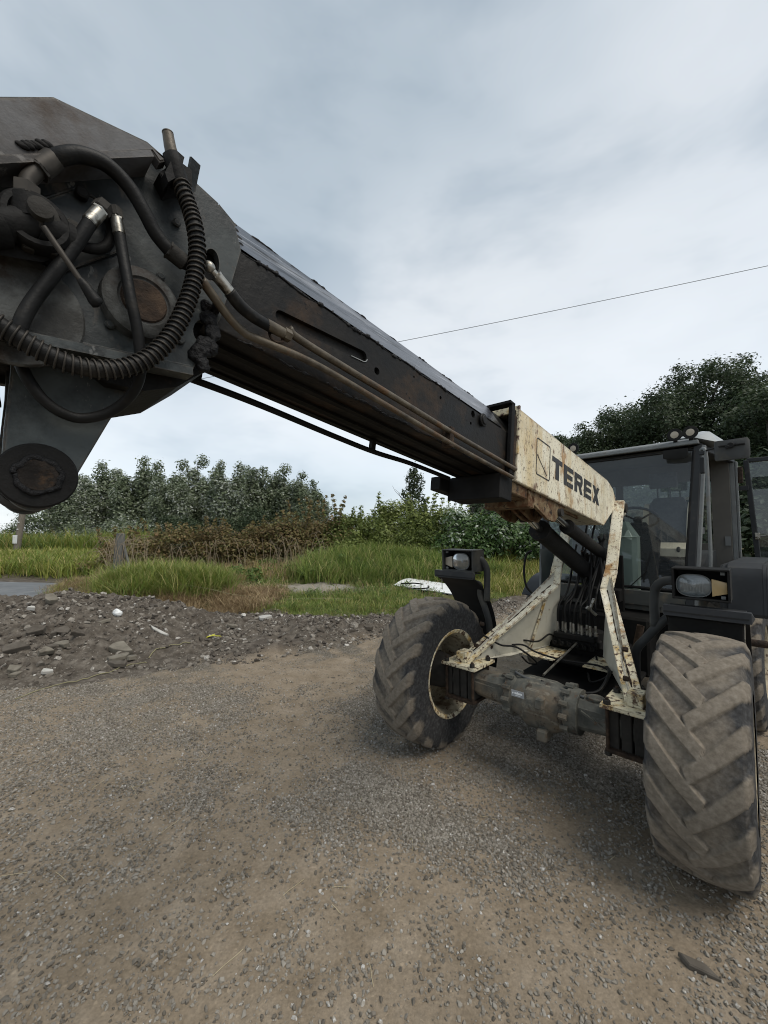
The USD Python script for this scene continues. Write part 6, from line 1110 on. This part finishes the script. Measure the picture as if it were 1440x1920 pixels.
for xx, zz in ((-.560, 2.680), (-.680, 2.682), (.38, 2.700)):
    wl2 = rpart('work_light', cat([rev([(0, .02), (.012, .045), (.05, .060), (.062, .060), (.064, .050)], (xx, -1.93, zz), (0, 1, -.06), 28), bar((xx, -1.90, zz - .055), (xx, -1.90, zz - .09), .03, .02)]), 'black_plastic', cab)
    rpart('lens', rev([(.056, .051), (.062, .045), (.066, .02), (.067, .002)], (xx, -1.93, zz), (0, 1, -.06), 28), 'lens_glass' if False else 'old_lens', wl2)
rpart('rear_mirror', hull([(x, y, z) for x in (-.66, -.47) for y in (-1.86, -1.83) for z in (2.455, 2.53)] + [(-.63, -1.845, 2.43), (-.50, -1.845, 2.44)]), 'black_plastic', cab)
# back wall with its window, seen through the screen
rpart('back_wall', cat([box(-.665, .665, -3.03, -3.0, 1.0, 1.62, .004), box(-.665, .665, -3.03, -3.0, 2.34, 2.57, .004), box(.22, .30, -3.028, -3.002, 1.62, 2.34)]), 'lining', cab, False)
rpart('rear_window', quadmesh([(-.665, -3.015, 1.62), (.665, -3.015, 1.62), (.665, -3.015, 2.34), (-.665, -3.015, 2.34)]), 'door_glass', cab, False)
rpart('cab_floor', box(-.68, .68, -3.0, -1.72, 1.0, 1.03), 'black_steel', cab, False)
rpart('side_glass', quadmesh([(.70, -1.80, 1.16), (.83, -3.02, 1.16), (.83, -3.02, 2.48), (.725, -1.86, 2.48)]), 'door_glass', cab, False)
# seat, wheel, consoles
def rbox(x0, x1, y0, y1, z0, z1, b): return box(x0, x1, y0, y1, z0, z1, b)
st_ = rpart('seat', hull([(x, y, z) for x in (-.56, -.10) for y, z in ((-2.60, 1.62), (-2.60, 1.50), (-2.16, 1.50), (-2.16, 1.58), (-2.24, 1.64))]), 'seat_beige', cab)
rpart('backrest', cat([hull([(x, y, z) for x, z, y in ((-.50, 1.62, -2.56), (-.15, 1.62, -2.56), (-.50, 2.06, -2.66), (-.15, 2.06, -2.66), (-.46, 2.14, -2.69), (-.19, 2.14, -2.69), (-.50, 1.62, -2.70), (-.15, 1.62, -2.70), (-.46, 2.14, -2.78), (-.19, 2.14, -2.78))])]), 'seat_cloth', st_)
rpart('bolster', cat([hull([(x, y, z) for x in (-.555, -.505) for z, y in ((1.64, -2.50), (1.64, -2.68), (2.0, -2.62), (2.0, -2.74), (2.08, -2.70))]), hull([(x, y, z) for x in (-.145, -.095) for z, y in ((1.64, -2.50), (1.64, -2.68), (2.0, -2.62), (2.0, -2.74), (2.08, -2.70))])]), 'seat_beige', st_, 30)
rpart('headrest', cat([hull([(x, y, z) for x in (-.40, -.14) for y in (-2.80, -2.72) for z in (2.26, 2.43)] + [(-.36, -2.70, 2.34), (-.18, -2.70, 2.34)]), rod((-.33, -2.76, 2.10), (-.33, -2.76, 2.28), .008, 8), rod((-.21, -2.76, 2.10), (-.21, -2.76, 2.28), .008, 8)]), 'seat_cloth', st_)
rpart('suspension_bellows', cat([box(-.54 + .01 * (k % 2), -.12 - .01 * (k % 2), -2.56, -2.20, 1.05 + .055 * k, 1.10 + .055 * k, .014) for k in range(8)]), 'black_plastic', st_)
rpart('armrest', hull([(x, y, z) for x in (-.64, -.57) for y, z in ((-2.66, 1.80), (-2.28, 1.78), (-2.28, 1.72), (-2.66, 1.73))]), 'seat_cloth', st_)
wc = V3(-.18, -2.08, 1.90); axw = V3(0, -.55, .83); x_, u_2, _ = frame_at(axw)
sw = rpart('steering_wheel', tube([wc + .175 * (math.cos(a) * x_ + math.sin(a) * u_2) for a in np.linspace(0, 2 * np.pi, 49)], .014, 8), 'rubber', cab, True)
rpart('spoke', cat([rod(wc - axw * .04, wc + .17 * (math.cos(a) * x_ + math.sin(a) * u_2), .010, 6) for a in (.5, 2.6, 4.7)] + [disc(wc - axw * .05, axw, .04, .04)]), 'rubber', sw)
rpart('steering_column', hull([(x, y, z) for x, y, z in ((-.32, -1.86, 1.06), (-.06, -1.86, 1.06), (-.32, -2.06, 1.06), (-.06, -2.06, 1.06), (-.25, -2.0, 1.83), (-.12, -2.0, 1.83), (-.25, -2.08, 1.85), (-.12, -2.08, 1.85), (-.40, -1.96, 1.66), (-.06, -1.96, 1.66))]), 'black_plastic', cab)
gcon = hull([(x, y, z) for x, y, z in ((-.03, -1.79, 1.06), (-.195, -1.775, 1.06), (-.235, -1.80, 1.06), (-.03, -1.90, 1.06), (-.235, -1.90, 1.06), (-.03, -1.79, 1.70), (-.195, -1.775, 1.70), (-.237, -1.80, 1.70), (-.03, -1.90, 1.70), (-.237, -1.90, 1.70), (-.06, -1.82, 1.855), (-.13, -1.815, 1.855), (-.14, -1.83, 1.85), (-.06, -1.90, 1.855), (-.14, -1.90, 1.855))])
rpart('green_console', cat([gcon, box(-.240, -.028, -1.905, -1.772, 1.695, 1.703, .002)]), 'green_console', cab, 15)
rpart('side_console', cat([hull([(x, y, z) for x in (-.70, -.58) for y, z in ((-2.9, 1.05), (-2.0, 1.05), (-2.0, 1.38), (-2.3, 1.52), (-2.9, 1.55))]), box(-.60, -.44, -2.2, -2.05, 1.40, 1.47, .01)]), 'cab_dark', cab)
rpart('joystick', cat([rod((-.50, -2.2, 1.38), (-.50, -2.17, 1.55), .010, 8), blob((-.50, -2.17, 1.57), (.02, .02, .03), .001, 10, 1, 2)]), 'rubber', cab)
# wiper on the screen
rpart('wiper', cat([bar(fpt(-.20, zb + .01) + V3(0, .018, 0), fpt(-.335, zb + .16) + V3(0, .018, 0), .012, .008), bar(fpt(-.30, zb + .05) + V3(0, .016, 0), fpt(-.36, zb + .34) + V3(0, .016, 0), .009, .007)]), 'black_plastic', wsg, False)
# mirror and its long hand rail at the left
mir = rpart('mirror', hull([(x, y, z) for x in (-1.095, -.895) for y, dx in ((-1.56, 0), (-1.53, 0)) for z in (2.335, 2.50)] + [(-1.105, -1.56, 2.36), (-1.105, -1.56, 2.48), (-.885, -1.56, 2.36), (-.885, -1.56, 2.48), (-1.07, -1.515, 2.36), (-1.07, -1.515, 2.47), (-.92, -1.515, 2.36), (-.92, -1.515, 2.47)]), 'grey_plastic', cab, 45)
rpart('mirror_arm', cat([tube([(-.775, -1.70, 2.452), (-.93, -1.51, 2.450), (-1.08, -1.508, 2.448)], .008, 8), disc((-.995, -1.512, 2.448), (0, 1, 0), .022, .02), disc((-.975, -1.508, 2.436), (0, 1, 0), .014, .02)]), 'black_plastic', mir)
rail = [(-.775, -1.70, 2.47), (-.80, -1.66, 2.475), (-.815, -1.645, 2.44), (-.822, -1.64, 2.30), (-.822, -1.63, 1.9), (-.822, -1.62, 1.55), (-.812, -1.63, 1.36), (-.80, -1.64, 1.28)]
rpart('hand_rail', tube(spline(rail, 8), .0135, 12), 'cab_grey', cab, True)
rpart('rail_bracket', cat([box(-.80, -.765, -1.72, -1.66, 2.26, 2.40, .006), disc((-.80, -1.66, 2.42), (0, 0, 1), .03, .03)]), 'cab_dark', cab)
# open door swung back square to the cab
dr = rpart('door', cat([bar((-1.03, -3.10, 1.18), (-.955, -3.10, 2.53), .045, .05, up=(0, 1, 0), b=.006), bar((-.96, -3.10, 2.53), (-1.95, -3.10, 2.50), .045, .04, up=(0, 1, 0), b=.006), bar((-1.03, -3.10, 1.20), (-1.95, -3.10, 1.20), .045, .05, up=(0, 1, 0), b=.006), bar((-1.95, -3.10, 1.18), (-1.93, -3.10, 2.52), .045, .05, up=(0, 1, 0), b=.006), box(-1.94, -1.04, -3.115, -3.085, 1.22, 1.40, .004)]), 'cab_dark', cab)
rpart('door_glass', quadmesh([(-1.03, -3.10, 1.40), (-1.94, -3.10, 1.40), (-1.93, -3.10, 2.50), (-.97, -3.10, 2.50)]), 'door_glass', dr, False)
rpart('door_handle', cat([rod((-1.02, -3.07, 1.70), (-1.16, -3.04, 1.715), .012, 8), box(-1.04, -1.00, -3.08, -3.05, 1.67, 1.74, .004)]), 'chrome', dr)
rpart('door_hinge', cat([box(-.97, -.86, -3.09, -3.06, z, z + .05, .004) for z in (1.40, 2.2)]), 'cab_dark', dr)
# small bits seen in the doorway
rpart('door_sticker', box(-.812, -.765, -2.998, -2.992, 1.60, 1.70), 'cab_grey', cab, False)
rpart('rear_lamp', cat([box(-.93, -.89, -3.07, -3.03, 2.28, 2.46, .006)]), 'rusty_steel', cab)
# rear mudguards
for s in (-1, 1):
    A_ = [(-1.585, 1.07), (-1.560, 1.10), (-1.565, 1.38), (-1.60, 1.455), (-1.68, 1.495), (-2.75, 1.495), (-2.86, 1.45), (-2.90, 1.1), (-2.88, 1.08), (-2.84, 1.1), (-2.81, 1.42), (-2.72, 1.455), (-1.70, 1.455), (-1.63, 1.42), (-1.60, 1.36), (-1.60, 1.08)]
    if s < 0: rpart('rear_mudguard', cat([prism(A_, s * .925, s * 1.135, .004), prism([(y + (.014 if y > -1.7 and z > 1.2 else 0) * -1, z - (.012 if z > 1.4 else 0)) for y, z in A_], s * 1.135, s * 1.155, .003), prism([(y - (.03 if y > -1.7 and z > 1.2 else 0), z - (.034 if z > 1.4 else 0)) for y, z in A_], s * 1.155, s * 1.168, .003), prism([(y + (.0 if y < -1.7 else -.03), z - .022) for y, z in A_], s * .885, s * .925, .004), prism([(-1.60, 1.10), (-1.63, 1.42), (-1.72, 1.465), (-2.75, 1.465), (-2.84, 1.42), (-2.86, 1.1)], s * .872, s * .886, .003)]), 'fender_plastic', None, 35)
    else: rpart('rear_mudguard', arch(.56, .98, -2.25, TR, .63, 40, 118, .012), 'fender_plastic', None, 35)
    rpart('step', cat([box(s * .45, s * .80, -1.95, -1.72, .62, .66, .004)]), 'black_steel')
